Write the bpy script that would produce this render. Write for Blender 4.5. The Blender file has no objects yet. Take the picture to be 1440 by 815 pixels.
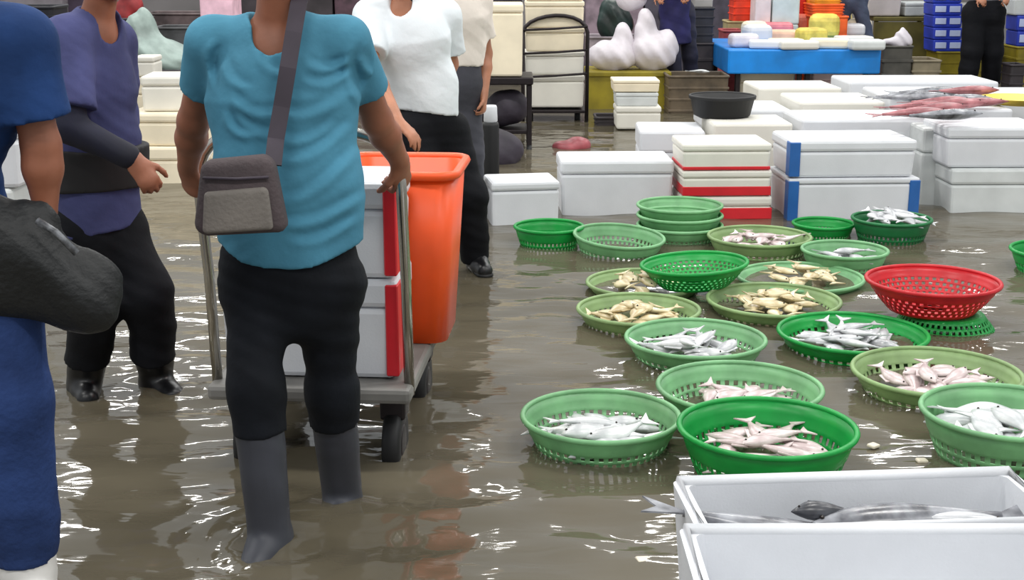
import bpy, bmesh, math, random
import numpy as np
from mathutils import Vector, Matrix, Euler

# ------------------------------------------------------------------ camera, world, lights, exposure
SC = bpy.context.scene
C = SC.collection
CAM_H, FPX, TILT = 1.58, 1900.0, math.radians(14.24)
cam = bpy.data.objects.new('camera', bpy.data.cameras.new('camera'))
C.objects.link(cam)
cam.location = (0, 0, CAM_H)
cam.rotation_euler = (math.pi / 2 - TILT, 0, 0)
cam.data.sensor_width = 36.0
cam.data.lens = 36.0 * FPX / 1440.0
cam.data.clip_end = 200
SC.camera = cam

world = bpy.data.worlds.new('world')
SC.world = world
world.use_nodes = True
world.node_tree.nodes['Background'].inputs[0].default_value = (0.93, 0.97, 1.0, 1)
world.node_tree.nodes['Background'].inputs[1].default_value = 0.50

def hall_lamp(x, y, z, sx, sy, watts):
    l = bpy.data.lights.new('hall_lamp', 'AREA')
    l.shape = 'RECTANGLE'; l.size = sx; l.size_y = sy; l.energy = watts
    l.color = (1.0, 0.985, 0.95)
    o = bpy.data.objects.new('hall_lamp', l); C.objects.link(o)
    o.location = (x, y, z)
for ly in (0.5, 4.5, 8.5, 12.5, 16.5):
    for lx in (-4.5, -1.2, 2.1, 5.4):
        hall_lamp(lx, ly, 4.6, 1.5, 0.22, 56)

vs = SC.view_settings
vs.view_transform = 'Standard'; vs.look = 'None'; vs.gamma = 1.0; vs.exposure = 0.34
vs.use_curve_mapping = False

# ------------------------------------------------------------------ helpers
R = random.Random(7)
def at(px, py, Y):
    """point of the place at distance Y that the photograph shows at (px, py)"""
    x = (px - 720.0) / FPX; v = -(py - 407.5) / FPX
    d = Vector((x, math.cos(TILT) + v * math.sin(TILT), -math.sin(TILT) + v * math.cos(TILT)))
    s = Y / d.y
    return Vector((d.x * s, Y, CAM_H + d.z * s))
def atz(px, py, z):
    x = (px - 720.0) / FPX; v = -(py - 407.5) / FPX
    d = Vector((x, math.cos(TILT) + v * math.sin(TILT), -math.sin(TILT) + v * math.cos(TILT)))
    s = (z - CAM_H) / d.z
    return Vector((d.x * s, d.y * s, z))

def lin(c):
    return tuple((v / 12.92 if v <= 0.04045 else ((v + 0.055) / 1.055) ** 2.4) for v in (x / 255.0 for x in c))
MATS = {}
def mat(name, rgb, rough=0.5, var=0.08, nscale=6.0, bump=0.0, bscale=40.0, metal=0.0, transl=0.0, spec=0.5, rgb2=None, stretch=(1, 1, 1)):
    if name in MATS: return MATS[name]
    m = bpy.data.materials.new(name); m.use_nodes = True
    nt = m.node_tree; N = nt.nodes; L = nt.links
    b = N['Principled BSDF']; out = N['Material Output']
    tc = N.new('ShaderNodeTexCoord'); mp = N.new('ShaderNodeMapping'); mp.inputs['Scale'].default_value = stretch
    L.new(tc.outputs['Object'], mp.inputs['Vector'])
    nz = N.new('ShaderNodeTexNoise'); nz.inputs['Scale'].default_value = nscale; nz.inputs['Detail'].default_value = 4
    L.new(mp.outputs[0], nz.inputs['Vector'])
    cr = N.new('ShaderNodeValToRGB')
    c = lin(rgb)
    lo = tuple(max(0, v * (1 - var * 2)) for v in c); hi = tuple(min(1, v * (1 + var * 2)) for v in c)
    if rgb2: lo, hi = c, lin(rgb2)
    cr.color_ramp.elements[0].color = (*lo, 1); cr.color_ramp.elements[1].color = (*hi, 1)
    cr.color_ramp.elements[0].position = 0.35; cr.color_ramp.elements[1].position = 0.65
    L.new(nz.outputs['Fac'], cr.inputs['Fac'])
    L.new(cr.outputs['Color'], b.inputs['Base Color'])
    b.inputs['Roughness'].default_value = rough; b.inputs['Metallic'].default_value = metal
    b.inputs['Specular IOR Level'].default_value = spec
    if bump > 0:
        n2 = N.new('ShaderNodeTexNoise'); n2.inputs['Scale'].default_value = bscale; n2.inputs['Detail'].default_value = 3
        L.new(mp.outputs[0], n2.inputs['Vector'])
        bp = N.new('ShaderNodeBump'); bp.inputs['Strength'].default_value = bump; bp.inputs['Distance'].default_value = 0.01
        L.new(n2.outputs['Fac'], bp.inputs['Height']); L.new(bp.outputs[0], b.inputs['Normal'])
    if transl > 0:
        tr = N.new('ShaderNodeBsdfTranslucent'); L.new(cr.outputs['Color'], tr.inputs['Color'])
        mx = N.new('ShaderNodeMixShader'); mx.inputs[0].default_value = transl
        L.new(b.outputs[0], mx.inputs[1]); L.new(tr.outputs[0], mx.inputs[2]); L.new(mx.outputs[0], out.inputs['Surface'])
    MATS[name] = m
    return m

def mesh_of(name, verts, faces, smooth=False):
    me = bpy.data.meshes.new(name)
    me.from_pydata([tuple(v) for v in verts], [], faces)
    if smooth: me.polygons.foreach_set('use_smooth', [True] * len(me.polygons))
    me.update()
    return me
def bm_mesh(name, bm, smooth=False):
    me = bpy.data.meshes.new(name); bmesh.ops.recalc_face_normals(bm, faces=bm.faces[:]); bm.to_mesh(me); bm.free()
    if smooth: me.polygons.foreach_set('use_smooth', [True] * len(me.polygons))
    return me
def obj(name, me, m=None, parent=None, loc=None, rot=None):
    o = bpy.data.objects.new(name, me); C.objects.link(o)
    if m is not None and me is not None:
        if len(me.materials) == 0: me.materials.append(m)
    if parent: o.parent = parent
    if loc is not None: o.location = loc
    if rot is not None: o.rotation_euler = rot
    return o
def tag(o, label, cat, group=None, kind=None):
    o['label'] = label; o['category'] = cat
    if group: o['group'] = group
    if kind: o['kind'] = kind
    return o
def thing(name, label, cat, loc=(0, 0, 0), rz=0.0, group=None):
    o = bpy.data.objects.new(name, None); C.objects.link(o)
    o.location = loc; o.rotation_euler = (0, 0, rz); o.empty_display_size = 0.1
    return tag(o, label, cat, group)
def struct(o):
    o['kind'] = 'structure'; return o
def dup_tree(o, parent=None):
    c = o.copy(); C.objects.link(c); c.parent = parent
    for ch in list(o.children): dup_tree(ch, c)
    return c

def box_bm(bm, c, s, bev=0.0, seg=2, taper=1.0, rz=0.0):
    """box centre c, size s; taper scales the bottom"""
    r = bmesh.ops.create_cube(bm, size=1.0)
    vs_ = r['verts']
    for v in vs_:
        t = taper if v.co.z < 0 else 1.0
        v.co = Vector((v.co.x * s[0] * t, v.co.y * s[1] * t, v.co.z * s[2]))
    if bev > 0:
        es = list({e for v in vs_ for e in v.link_edges})
        r2 = bmesh.ops.bevel(bm, geom=es, offset=bev, segments=seg, affect='EDGES', profile=0.5)
        vs_ = list({v for f in r2['faces'] for v in f.verts} | {v for v in vs_ if v.is_valid})
    M = Matrix.Rotation(rz, 3, 'Z')
    for v in vs_: v.co = M @ v.co + Vector(c)
def box_mesh(c, s, bev=0.0, seg=2, taper=1.0, rz=0.0):
    bm = bmesh.new(); box_bm(bm, c, s, bev, seg, taper, rz)
    return bm_mesh('box', bm, smooth=False)
def tube_mesh(pts, r, seg=10, closed=False, caps=True):
    """tube along a polyline"""
    pts = [Vector(p) for p in pts]; n = len(pts); V = []; F = []
    rr = r if isinstance(r, (list, tuple)) else [r] * n
    up = Vector((0, 0, 1)); prev = None
    for i, p in enumerate(pts):
        if closed: t = pts[(i + 1) % n] - pts[i - 1]
        else: t = pts[min(i + 1, n - 1)] - pts[max(i - 1, 0)]
        t.normalize()
        if prev is None:
            a = t.cross(up)
            if a.length < 0.1: a = t.cross(Vector((1, 0, 0)))
        else:
            a = prev - t * prev.dot(t)
        a.normalize(); prev = a; b = t.cross(a)
        for k in range(seg):
            an = 2 * math.pi * k / seg
            V.append(p + (a * math.cos(an) + b * math.sin(an)) * rr[i])
    m = n if closed else n - 1
    for i in range(m):
        j = (i + 1) % n
        for k in range(seg):
            k2 = (k + 1) % seg
            F.append((i * seg + k, i * seg + k2, j * seg + k2, j * seg + k))
    if caps and not closed:
        F.append(tuple(range(seg - 1, -1, -1))); F.append(tuple((n - 1) * seg + k for k in range(seg)))
    return mesh_of('tube', V, F, True)
def bezier(p0, p1, p2, p3, n=12):
    out = []
    for i in range(n + 1):
        t = i / n; u = 1 - t
        out.append(Vector(p0) * u**3 + Vector(p1) * 3*u*u*t + Vector(p2) * 3*u*t*t + Vector(p3) * t**3)
    return out
def lathe_mesh(prof, seg=32, cap0=True, cap1=True):
    V = []; F = []
    for (r, z) in prof:
        for k in range(seg):
            a = 2 * math.pi * k / seg; V.append((r * math.cos(a), r * math.sin(a), z))
    for i in range(len(prof) - 1):
        for k in range(seg):
            k2 = (k + 1) % seg
            F.append((i * seg + k, i * seg + k2, (i + 1) * seg + k2, (i + 1) * seg + k))
    if cap0: F.append(tuple(range(seg - 1, -1, -1)))
    if cap1: F.append(tuple((len(prof) - 1) * seg + k for k in range(seg)))
    return mesh_of('lathe', V, F, True)

# ------------------------------------------------------------------ soft shapes: smooth unions on a grid, meshed with surface nets
def _wob(P, f, ph=0.0):
    x, y, z = P[..., 0], P[..., 1], P[..., 2]
    return (np.sin(f * (x + 0.5 * z) + 1.7 * np.sin(0.6 * f * z + ph) + ph) + np.sin(f * (0.9 * y - 0.7 * z) + 1.3 * np.sin(0.5 * f * x) + 2.1 * ph)
            + np.sin(1.9 * f * (0.6 * z + 0.5 * x) + 1.1 * np.sin(f * y + ph))) / 3.0
def _folds(P, f, d, ph=0.0):
    """long creases running across direction d"""
    s = P @ np.array(d, dtype=np.float32)
    w = s * f + 1.6 * np.sin(P[..., 0] * 9 + ph) + 1.2 * np.sin(P[..., 2] * 7 + 2 * ph) + 1.0 * np.sin(P[..., 1] * 11)
    return np.sin(w) ** 3 * (0.55 + 0.45 * np.sin(P[..., 0] * 5 + P[..., 2] * 6 + ph))
def soft(ops, vox, name='soft', pad=0.03):
    pts = []
    for o in ops:
        if o[0] in ('cone', 'clip'): pts += [np.array(o[1]) - max(o[3], o[4]), np.array(o[2]) - max(o[3], o[4]), np.array(o[1]) + max(o[3], o[4]), np.array(o[2]) + max(o[3], o[4])]
        elif o[0] == 'ell': pts += [np.array(o[1]) - max(o[2]), np.array(o[1]) + max(o[2])]
    lo = np.min(pts, 0) - pad; hi = np.max(pts, 0) + pad
    n = np.ceil((hi - lo) / vox).astype(int) + 1
    ax = [(lo[i] + vox * np.arange(n[i])).astype(np.float32) for i in range(3)]
    BIG = 0.15
    D = np.full(n, BIG, np.float32)
    def sub(l, h):
        a = [int(np.clip(np.floor((l[i] - lo[i]) / vox), 0, n[i])) for i in range(3)]
        b = [int(np.clip(np.ceil((h[i] - lo[i]) / vox) + 1, 0, n[i])) for i in range(3)]
        sl = tuple(slice(a[i], b[i]) for i in range(3))
        P = np.stack(np.meshgrid(ax[0][sl[0]], ax[1][sl[1]], ax[2][sl[2]], indexing='ij'), -1)
        return sl, P
    def conev(P, a, b, ra, rb, flat):
        a = np.array(a, np.float32); b = np.array(b, np.float32)
        q = P - a; ba = b - a
        if flat is not None:
            nn = np.array(flat[0], np.float32); nn = nn / np.linalg.norm(nn); s = flat[1] - 1.0
            q = q + (q @ nn)[..., None] * nn * s; ba = ba + (ba @ nn) * nn * s
        t = np.clip((q @ ba) / max(float(ba @ ba), 1e-9), 0, 1)
        return np.sqrt(((q - t[..., None] * ba) ** 2).sum(-1)) - (ra + (rb - ra) * t)
    def smin(a, b, k):
        if k <= 0: return np.minimum(a, b)
        h = np.clip(k - np.abs(a - b), 0, None) / k
        return np.minimum(a, b) - h * h * k * 0.25
    for o in ops:
        t = o[0]
        if t in ('cone', 'clip', 'cutcone'):
            _, a, b, ra, rb, k, flat = o[:7]
            mr = max(ra, rb) + 0.05 + k
            a_, b_ = np.array(a), np.array(b)
            sl, P = sub(np.minimum(a_, b_) - mr, np.maximum(a_, b_) + mr)
            d = conev(P, a, b, ra, rb, flat)
            if t == 'clip':
                for (pp, nn) in o[7]:
                    d = np.maximum(d, (P - np.array(pp, np.float32)) @ np.array(nn, np.float32))
            if t == 'cutcone': D[sl] = -smin(-D[sl], d, k)
            else: D[sl] = smin(D[sl], d, k)
        elif t in ('ell', 'cutell'):
            _, c, r, M, k = o
            mr = max(r) + 0.05 + k; c_ = np.array(c)
            sl, P = sub(c_ - mr, c_ + mr)
            q = P - np.array(c, np.float32)
            if M is not None: q = q @ np.array(M, np.float32)
            rr = np.array(r, np.float32)
            k0 = np.sqrt(((q / rr) ** 2).sum(-1)); k1 = np.sqrt(((q / (rr * rr)) ** 2).sum(-1))
            d = k0 * (k0 - 1) / np.maximum(k1, 1e-6)
            if t == 'cutell': D[sl] = -smin(-D[sl], d, k)
            else: D[sl] = smin(D[sl], d, k)
        elif t == 'plane':
            P = np.stack(np.meshgrid(*ax, indexing='ij'), -1)
            D = np.maximum(D, (P - np.array(o[1], np.float32)) @ np.array(o[2], np.float32))
        elif t == 'clipfn':
            P = np.stack(np.meshgrid(*ax, indexing='ij'), -1)
            D = np.maximum(D, o[1](P).astype(np.float32))
        elif t == 'fn':
            m = np.abs(D) < 0.06
            P = np.stack([ax[i][w] for i, w in enumerate(np.nonzero(m))], -1)
            D[m] += o[1](P).astype(np.float32)
    return surface_nets(D, lo, vox, name)
def surface_nets(D, lo, vox, name):
    S = D < 0
    nx, ny, nz = D.shape
    c = np.zeros((nx - 1, ny - 1, nz - 1), np.int8)
    for i in (0, 1):
        for j in (0, 1):
            for k in (0, 1): c += S[i:nx - 1 + i, j:ny - 1 + j, k:nz - 1 + k]
    act = (c > 0) & (c < 8)
    I = np.stack(np.nonzero(act), -1)
    idx = np.full(act.shape, -1, np.int64); idx[act] = np.arange(len(I))
    acc = np.zeros((len(I), 3)); cnt = np.zeros(len(I))
    cor = [(i, j, k) for i in (0, 1) for j in (0, 1) for k in (0, 1)]
    for a in range(8):
        for b in range(a + 1, 8):
            if sum(abs(cor[a][q] - cor[b][q]) for q in range(3)) != 1: continue
            A = I + np.array(cor[a]); B = I + np.array(cor[b])
            da = D[A[:, 0], A[:, 1], A[:, 2]]; db = D[B[:, 0], B[:, 1], B[:, 2]]
            m = (da < 0) != (db < 0)
            t = np.where(m, da / np.where(m, da - db, 1), 0)[:, None]
            acc += np.where(m[:, None], np.array(cor[a]) + t * (np.array(cor[b]) - np.array(cor[a])), 0); cnt += m
    V = lo + vox * (I + acc / np.maximum(cnt, 1)[:, None])
    Q = []
    for axis in range(3):
        s0 = [slice(1, -1)] * 3; s1 = [slice(1, -1)] * 3
        s0[axis] = slice(0, -1); s1[axis] = slice(1, None)
        a = S[tuple(s0)]; b = S[tuple(s1)]
        ch = a != b
        P = np.stack(np.nonzero(ch), -1)
        inside_first = a[ch]
        for q in range(3):
            if q != axis: P[:, q] += 1
        u, v = (axis + 1) % 3, (axis + 2) % 3
        def cell(du, dv):
            W = P.copy(); W[:, u] -= du; W[:, v] -= dv
            return idx[W[:, 0], W[:, 1], W[:, 2]]
        q = np.stack([cell(1, 1), cell(0, 1), cell(0, 0), cell(1, 0)], -1)
        q[~inside_first] = q[~inside_first][:, ::-1]
        Q.append(q)
    Q = np.concatenate(Q); Q = Q[(Q >= 0).all(1)]
    me = bpy.data.meshes.new(name)
    me.vertices.add(len(V)); me.vertices.foreach_set('co', V.astype(np.float32).ravel())
    me.loops.add(len(Q) * 4); me.loops.foreach_set('vertex_index', Q.ravel().astype(np.int32))
    me.polygons.add(len(Q)); me.polygons.foreach_set('loop_start', np.arange(len(Q), dtype=np.int32) * 4)
    me.polygons.foreach_set('loop_total', np.full(len(Q), 4, np.int32))
    me.polygons.foreach_set('use_smooth', np.ones(len(Q), bool))
    me.update(calc_edges=True)
    return me
def shift(me, off):
    n = len(me.vertices); a = np.empty(n * 3, np.float32); me.vertices.foreach_get('co', a)
    a = a.reshape(-1, 3) - np.array(off, np.float32); me.vertices.foreach_set('co', a.ravel()); me.update()
    return me

# ------------------------------------------------------------------ materials
FOAM = mat('foam_white', (214, 216, 220), 0.55, 0.02, 5, 0.07, 160)
FOAM_W = mat('foam_warm', (222, 219, 209), 0.55, 0.02, 5, 0.07, 160)
FOAM_C = mat('foam_cream', (234, 222, 196), 0.55, 0.03, 5, 0.07, 160)
FOAM_G = mat('foam_greyed', (205, 209, 208), 0.6, 0.04, 5, 0.07, 160)
RED_TAPE = mat('red_tape', (205, 30, 42), 0.4, 0.05)
BLUE_TAPE = mat('blue_tape', (35, 95, 165), 0.4, 0.05)
GREEN = mat('green_plastic', (24, 165, 72), 0.35, 0.06, 8, transl=0.25)
GREEN_P = mat('pale_green_plastic', (132, 190, 136), 0.4, 0.08, 8, transl=0.25)
GREEN_O = mat('olive_green_plastic', (148, 178, 120), 0.45, 0.08, 8, transl=0.25)
GREEN_D = mat('deep_green_plastic', (28, 120, 66), 0.4, 0.06, 8, transl=0.2)
RED_P = mat('red_plastic', (205, 32, 42), 0.35, 0.06, 8, transl=0.25)
ORANGE = mat('orange_plastic', (242, 88, 28), 0.38, 0.04, 5, transl=0.1)
CHROME = mat('chrome_steel', (190, 186, 178), 0.22, 0.05, 8, metal=1.0)
DARKMET = mat('dark_metal', (40, 34, 36), 0.4, 0.1, metal=0.5)
RUBBER = mat('black_rubber', (14, 14, 16), 0.6, 0.1)
SKIN = mat('skin', (170, 114, 86), 0.5, 0.06, 9, 0.05, 60)
SKIN_D = mat('skin_tanned', (142, 88, 64), 0.5, 0.08, 9, 0.05, 60)
HAIR = mat('hair_black', (22, 19, 18), 0.5, 0.2, 30, 0.4, 120, stretch=(1, 1, 0.2))
EYEW = mat('eye_white', (225, 222, 215), 0.25, 0.02)
EYEB = mat('eye_iris', (30, 20, 14), 0.2, 0.02)
LIPS = mat('lips', (150, 82, 74), 0.45, 0.05)
TEAL = mat('teal_cotton', (72, 130, 154), 0.85, 0.07, 5, 0.3, 25, spec=0.2)
NAVY = mat('navy_cotton', (32, 60, 108), 0.85, 0.12, 5, 0.3, 25, spec=0.2)
PURPLE = mat('faded_navy_cotton', (66, 69, 108), 0.85, 0.12, 4, 0.3, 25, spec=0.2)
WHITE_T = mat('white_cotton', (226, 232, 236), 0.85, 0.03, 5, 0.3, 25, spec=0.2)
CREAM_T = mat('cream_cotton', (226, 216, 206), 0.85, 0.03, 5, 0.3, 25, spec=0.2)
BLACK_T = mat('black_cotton', (13, 14, 19), 0.8, 0.15, 5, 0.3, 25, spec=0.2)
CHAR_T = mat('charcoal_cotton', (17, 20, 26), 0.8, 0.15, 5, 0.3, 25, spec=0.2)
JEANS = mat('blue_denim', (40, 60, 106), 0.85, 0.15, 5, 0.35, 60, spec=0.2)
JEANS_G = mat('grey_denim', (76, 84, 104), 0.85, 0.12, 5, 0.35, 60, spec=0.2)
BOOT_G = mat('grey_rubber_boot', (52, 54, 62), 0.5, 0.1, 6)
BOOT_K = mat('black_rubber_boot', (12, 12, 15), 0.35, 0.1, 6)
BOOT_W = mat('white_rubber_boot', (222, 220, 216), 0.4, 0.04, 6)
BAG_G = mat('grey_brown_canvas', (70, 60, 62), 0.8, 0.15, 6, 0.3, 90)
BAG_K = mat('black_nylon', (14, 16, 17), 0.6, 0.3, 5, 0.4, 60)
PIPING = mat('brown_strap', (56, 48, 58), 0.7, 0.1)
SILVER = mat('silver_fish', (150, 152, 156), 0.25, 0.1, 9, spec=0.8, rgb2=(226, 226, 228))
PINKF = mat('pinkish_fish', (172, 150, 150), 0.28, 0.1, 9, spec=0.8, rgb2=(232, 220, 218))
YELF = mat('pale_yellow_fish', (176, 156, 112), 0.3, 0.1, 9, spec=0.7, rgb2=(234, 222, 184))
REDF = mat('red_brown_fish', (120, 60, 66), 0.3, 0.1, 9, spec=0.7, rgb2=(186, 120, 124))
DARKF = mat('dark_grey_fish', (60, 60, 66), 0.25, 0.1, 12, spec=0.8, rgb2=(160, 162, 168))
OLIVE = mat('olive_plastic', (140, 126, 24), 0.55, 0.15, 3)
OLIVE_D = mat('dark_olive_plastic', (96, 88, 34), 0.6, 0.2, 3)
BLUE_V = mat('blue_tarp', (10, 128, 212), 0.4, 0.08, 4)
BLUE_C = mat('blue_crate', (40, 62, 180), 0.45, 0.1, 4)
PRINT_W = mat('pale_print', (188, 200, 236), 0.5, 0.04)
BAGW = mat('white_plastic_bag', (232, 226, 232), 0.4, 0.04, 6, 0.2, 30, transl=0.2)
TARP = mat('grey_green_tarp', (142, 158, 152), 0.5, 0.15, 4, 0.3, 20)
DKBOX = mat('dark_crate', (52, 46, 50), 0.55, 0.2, 4)
DKPURP = mat('dark_sack', (46, 40, 50), 0.7, 0.2, 4, 0.3, 20)
PINKB = mat('pink_carton', (226, 130, 138), 0.5, 0.1)
REDB = mat('red_carton', (196, 62, 62), 0.5, 0.1)
YELB = mat('yellow_wrapper', (224, 200, 88), 0.45, 0.12, 8)
ORNG = mat('orange_crate', (236, 98, 36), 0.45, 0.1)
GREYB = mat('grey_panel', (150, 148, 146), 0.6, 0.1, 2)
CONC = mat('wet_concrete', (96, 90, 80), 0.45, 0.2, 1.5, 0.3, 12)
WALLM = mat('market_wall', (120, 116, 116), 0.7, 0.2, 0.6, 0.2, 5)
PALEY = mat('pale_yellow_tray', (226, 198, 74), 0.45, 0.08)

# ------------------------------------------------------------------ the setting: floor under the flood water, back wall
FLOOR_Z = -0.08
bm = bmesh.new(); box_bm(bm, (0.5, 9.0, FLOOR_Z - 0.05), (24, 26, 0.1))
struct(obj('floor', bm_mesh('floor', bm), CONC))
bm = bmesh.new(); box_bm(bm, (0.5, 21.0, 1.4), (24, 0.2, 3.0))
struct(obj('wall_back', bm_mesh('wall', bm), WALLM))

def water_mat():
    m = bpy.data.materials.new('murky_water'); m.use_nodes = True
    nt = m.node_tree; N = nt.nodes; L = nt.links
    N.remove(N['Principled BSDF']); out = N['Material Output']
    tc = N.new('ShaderNodeTexCoord')
    n1 = N.new('ShaderNodeTexNoise'); n1.inputs['Scale'].default_value = 0.9; n1.inputs['Detail'].default_value = 5
    L.new(tc.outputs['Object'], n1.inputs['Vector'])
    cr = N.new('ShaderNodeValToRGB')
    cr.color_ramp.elements[0].color = (*lin((92, 85, 69)), 1); cr.color_ramp.elements[1].color = (*lin((113, 106, 91)), 1)
    cr.color_ramp.elements[0].position = 0.35; cr.color_ramp.elements[1].position = 0.68
    L.new(n1.outputs['Fac'], cr.inputs['Fac'])
    df = N.new('ShaderNodeBsdfDiffuse'); L.new(cr.outputs[0], df.inputs['Color'])
    tr = N.new('ShaderNodeBsdfTransparent'); tr.inputs['Color'].default_value = (*lin((196, 190, 164)), 1)
    mx = N.new('ShaderNodeMixShader'); mx.inputs[0].default_value = 0.16
    L.new(df.outputs[0], mx.inputs[1]); L.new(tr.outputs[0], mx.inputs[2])
    mp = N.new('ShaderNodeMapping'); mp.inputs['Scale'].default_value = (0.5, 1.3, 1)
    L.new(tc.outputs['Object'], mp.inputs['Vector'])
    n2 = N.new('ShaderNodeTexNoise'); n2.inputs['Scale'].default_value = 10; n2.inputs['Detail'].default_value = 1.5; n2.inputs['Distortion'].default_value = 0.6
    L.new(mp.outputs[0], n2.inputs['Vector'])
    bp = N.new('ShaderNodeBump'); bp.inputs['Strength'].default_value = 0.32; bp.inputs['Distance'].default_value = 0.012
    L.new(n2.outputs['Fac'], bp.inputs['Height'])
    gl = N.new('ShaderNodeBsdfGlossy'); gl.inputs['Roughness'].default_value = 0.06
    L.new(bp.outputs[0], gl.inputs['Normal'])
    fr = N.new('ShaderNodeFresnel'); fr.inputs['IOR'].default_value = 1.65
    L.new(bp.outputs[0], fr.inputs['Normal'])
    m2 = N.new('ShaderNodeMixShader')
    L.new(fr.outputs[0], m2.inputs[0]); L.new(mx.outputs[0], m2.inputs[1]); L.new(gl.outputs[0], m2.inputs[2])
    L.new(m2.outputs[0], out.inputs['Surface'])
    return m
def make_water():
    xs = np.arange(-8.0, 9.5, 0.04)
    ys = [-1.5]
    while ys[-1] < 20.8: ys.append(ys[-1] + max(0.025, 0.0095 * ys[-1]))
    ys = np.array(ys)
    X, Y = np.meshgrid(xs, ys)
    rs = np.random.RandomState(4)
    H = np.zeros_like(X)
    for i in range(26):
        lam = 0.16 * (1.12 ** i) if i < 12 else rs.uniform(0.13, 0.5)
        th = rs.normal(math.pi / 2, 0.42) + (math.pi if rs.rand() < 0.5 else 0); k = 2 * math.pi / lam
        ph = rs.uniform(0, 6.3)
        wx = X + 0.12 * np.sin(1.3 * Y + ph) ; wy = Y + 0.12 * np.sin(1.1 * X - ph)
        H += lam * 0.0040 * np.sin(k * (wx * math.cos(th) + wy * math.sin(th)) + ph)
    for (cx, cy, a, l) in ((-0.62, 3.40, 0.010, 0.12), (-0.46, 3.70, 0.006, 0.11), (-0.37, 4.1, 0.005, 0.1), (-1.47, 4.75, 0.006, 0.12), (-1.2, 4.75, 0.006, 0.12), (-0.15, 6.6, 0.006, 0.15)):
        r = np.sqrt((X - cx) ** 2 + (Y - cy) ** 2)
        H += a * np.sin(2 * math.pi * r / l) * np.exp(-r / 0.28)
    H += 0.012 * np.exp(-(((X + 0.62) ** 2 + (Y - 3.36) ** 2) / 0.012))
    V = np.stack([X, Y, H], -1).reshape(-1, 3)
    ny, nx = X.shape
    i = np.arange(ny * nx).reshape(ny, nx)
    Q = np.stack([i[:-1, :-1], i[:-1, 1:], i[1:, 1:], i[1:, :-1]], -1).reshape(-1, 4)
    me = bpy.data.meshes.new('water')
    me.vertices.add(len(V)); me.vertices.foreach_set('co', V.astype(np.float32).ravel())
    me.loops.add(len(Q) * 4); me.loops.foreach_set('vertex_index', Q.ravel().astype(np.int32))
    me.polygons.add(len(Q)); me.polygons.foreach_set('loop_start', np.arange(len(Q), dtype=np.int32) * 4)
    me.polygons.foreach_set('loop_total', np.full(len(Q), 4, np.int32))
    me.polygons.foreach_set('use_smooth', np.ones(len(Q), bool)); me.update(calc_edges=True)
    o = obj('flood_water', me, water_mat())
    tag(o, 'murky brown flood water covering the whole market floor', 'water', kind='stuff')
make_water()

# ------------------------------------------------------------------ people
def unit(v):
    v = Vector(v); return v / v.length
def hand_ops(wr, d, n, thumb, curl, s=1.0):
    """palm, four fingers and a thumb; fingers close towards n; thumb: +1/-1 side of the palm"""
    d = unit(d); n = Vector(n); n = unit(n - d * n.dot(d)); l = d.cross(n)
    ops = [('cone', wr, wr + d * 0.03 * s, 0.027 * s, 0.034 * s, 0.02, (n, 1.5)),
           ('cone', wr + d * 0.03 * s, wr + d * 0.075 * s, 0.034 * s, 0.038 * s, 0.015, (n, 2.2))]
    for i, (off, ln) in enumerate(((0.029, 0.070), (0.010, 0.080), (-0.010, 0.075), (-0.028, 0.058))):
        p = wr + d * (0.088 - 0.004 * abs(i - 1)) * s + l * off * s * thumb
        ang = curl * 0.55
        for q, fr in enumerate((0.42, 0.32, 0.26)):
            dd = d * math.cos(ang) + n * math.sin(ang) + l * off * thumb * 1.5 * (1 - min(1, curl))
            e = p + dd * ln * fr * s
            ops.append(('cone', p, e, (0.0098 - 0.0007 * q) * s, (0.0092 - 0.0009 * q) * s, 0.004, None))
            p = e; ang += curl * (0.95 if q == 0 else 0.75)
    p = wr + d * 0.03 * s + l * 0.026 * s * thumb
    for q, (ln, rr) in enumerate(((0.038, 0.0125), (0.03, 0.0105), (0.024, 0.0095))):
        dd = unit(d * (0.75 + 0.1 * q) + l * thumb * (0.62 - 0.25 * q * min(1.2, curl)) + n * (0.25 + 0.28 * q * min(1.3, curl)))
        e = p + dd * ln * s
        ops.append(('cone', p, e, rr * s, (rr - 0.001) * s, 0.008, None)); p = e
    return ops

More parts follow.
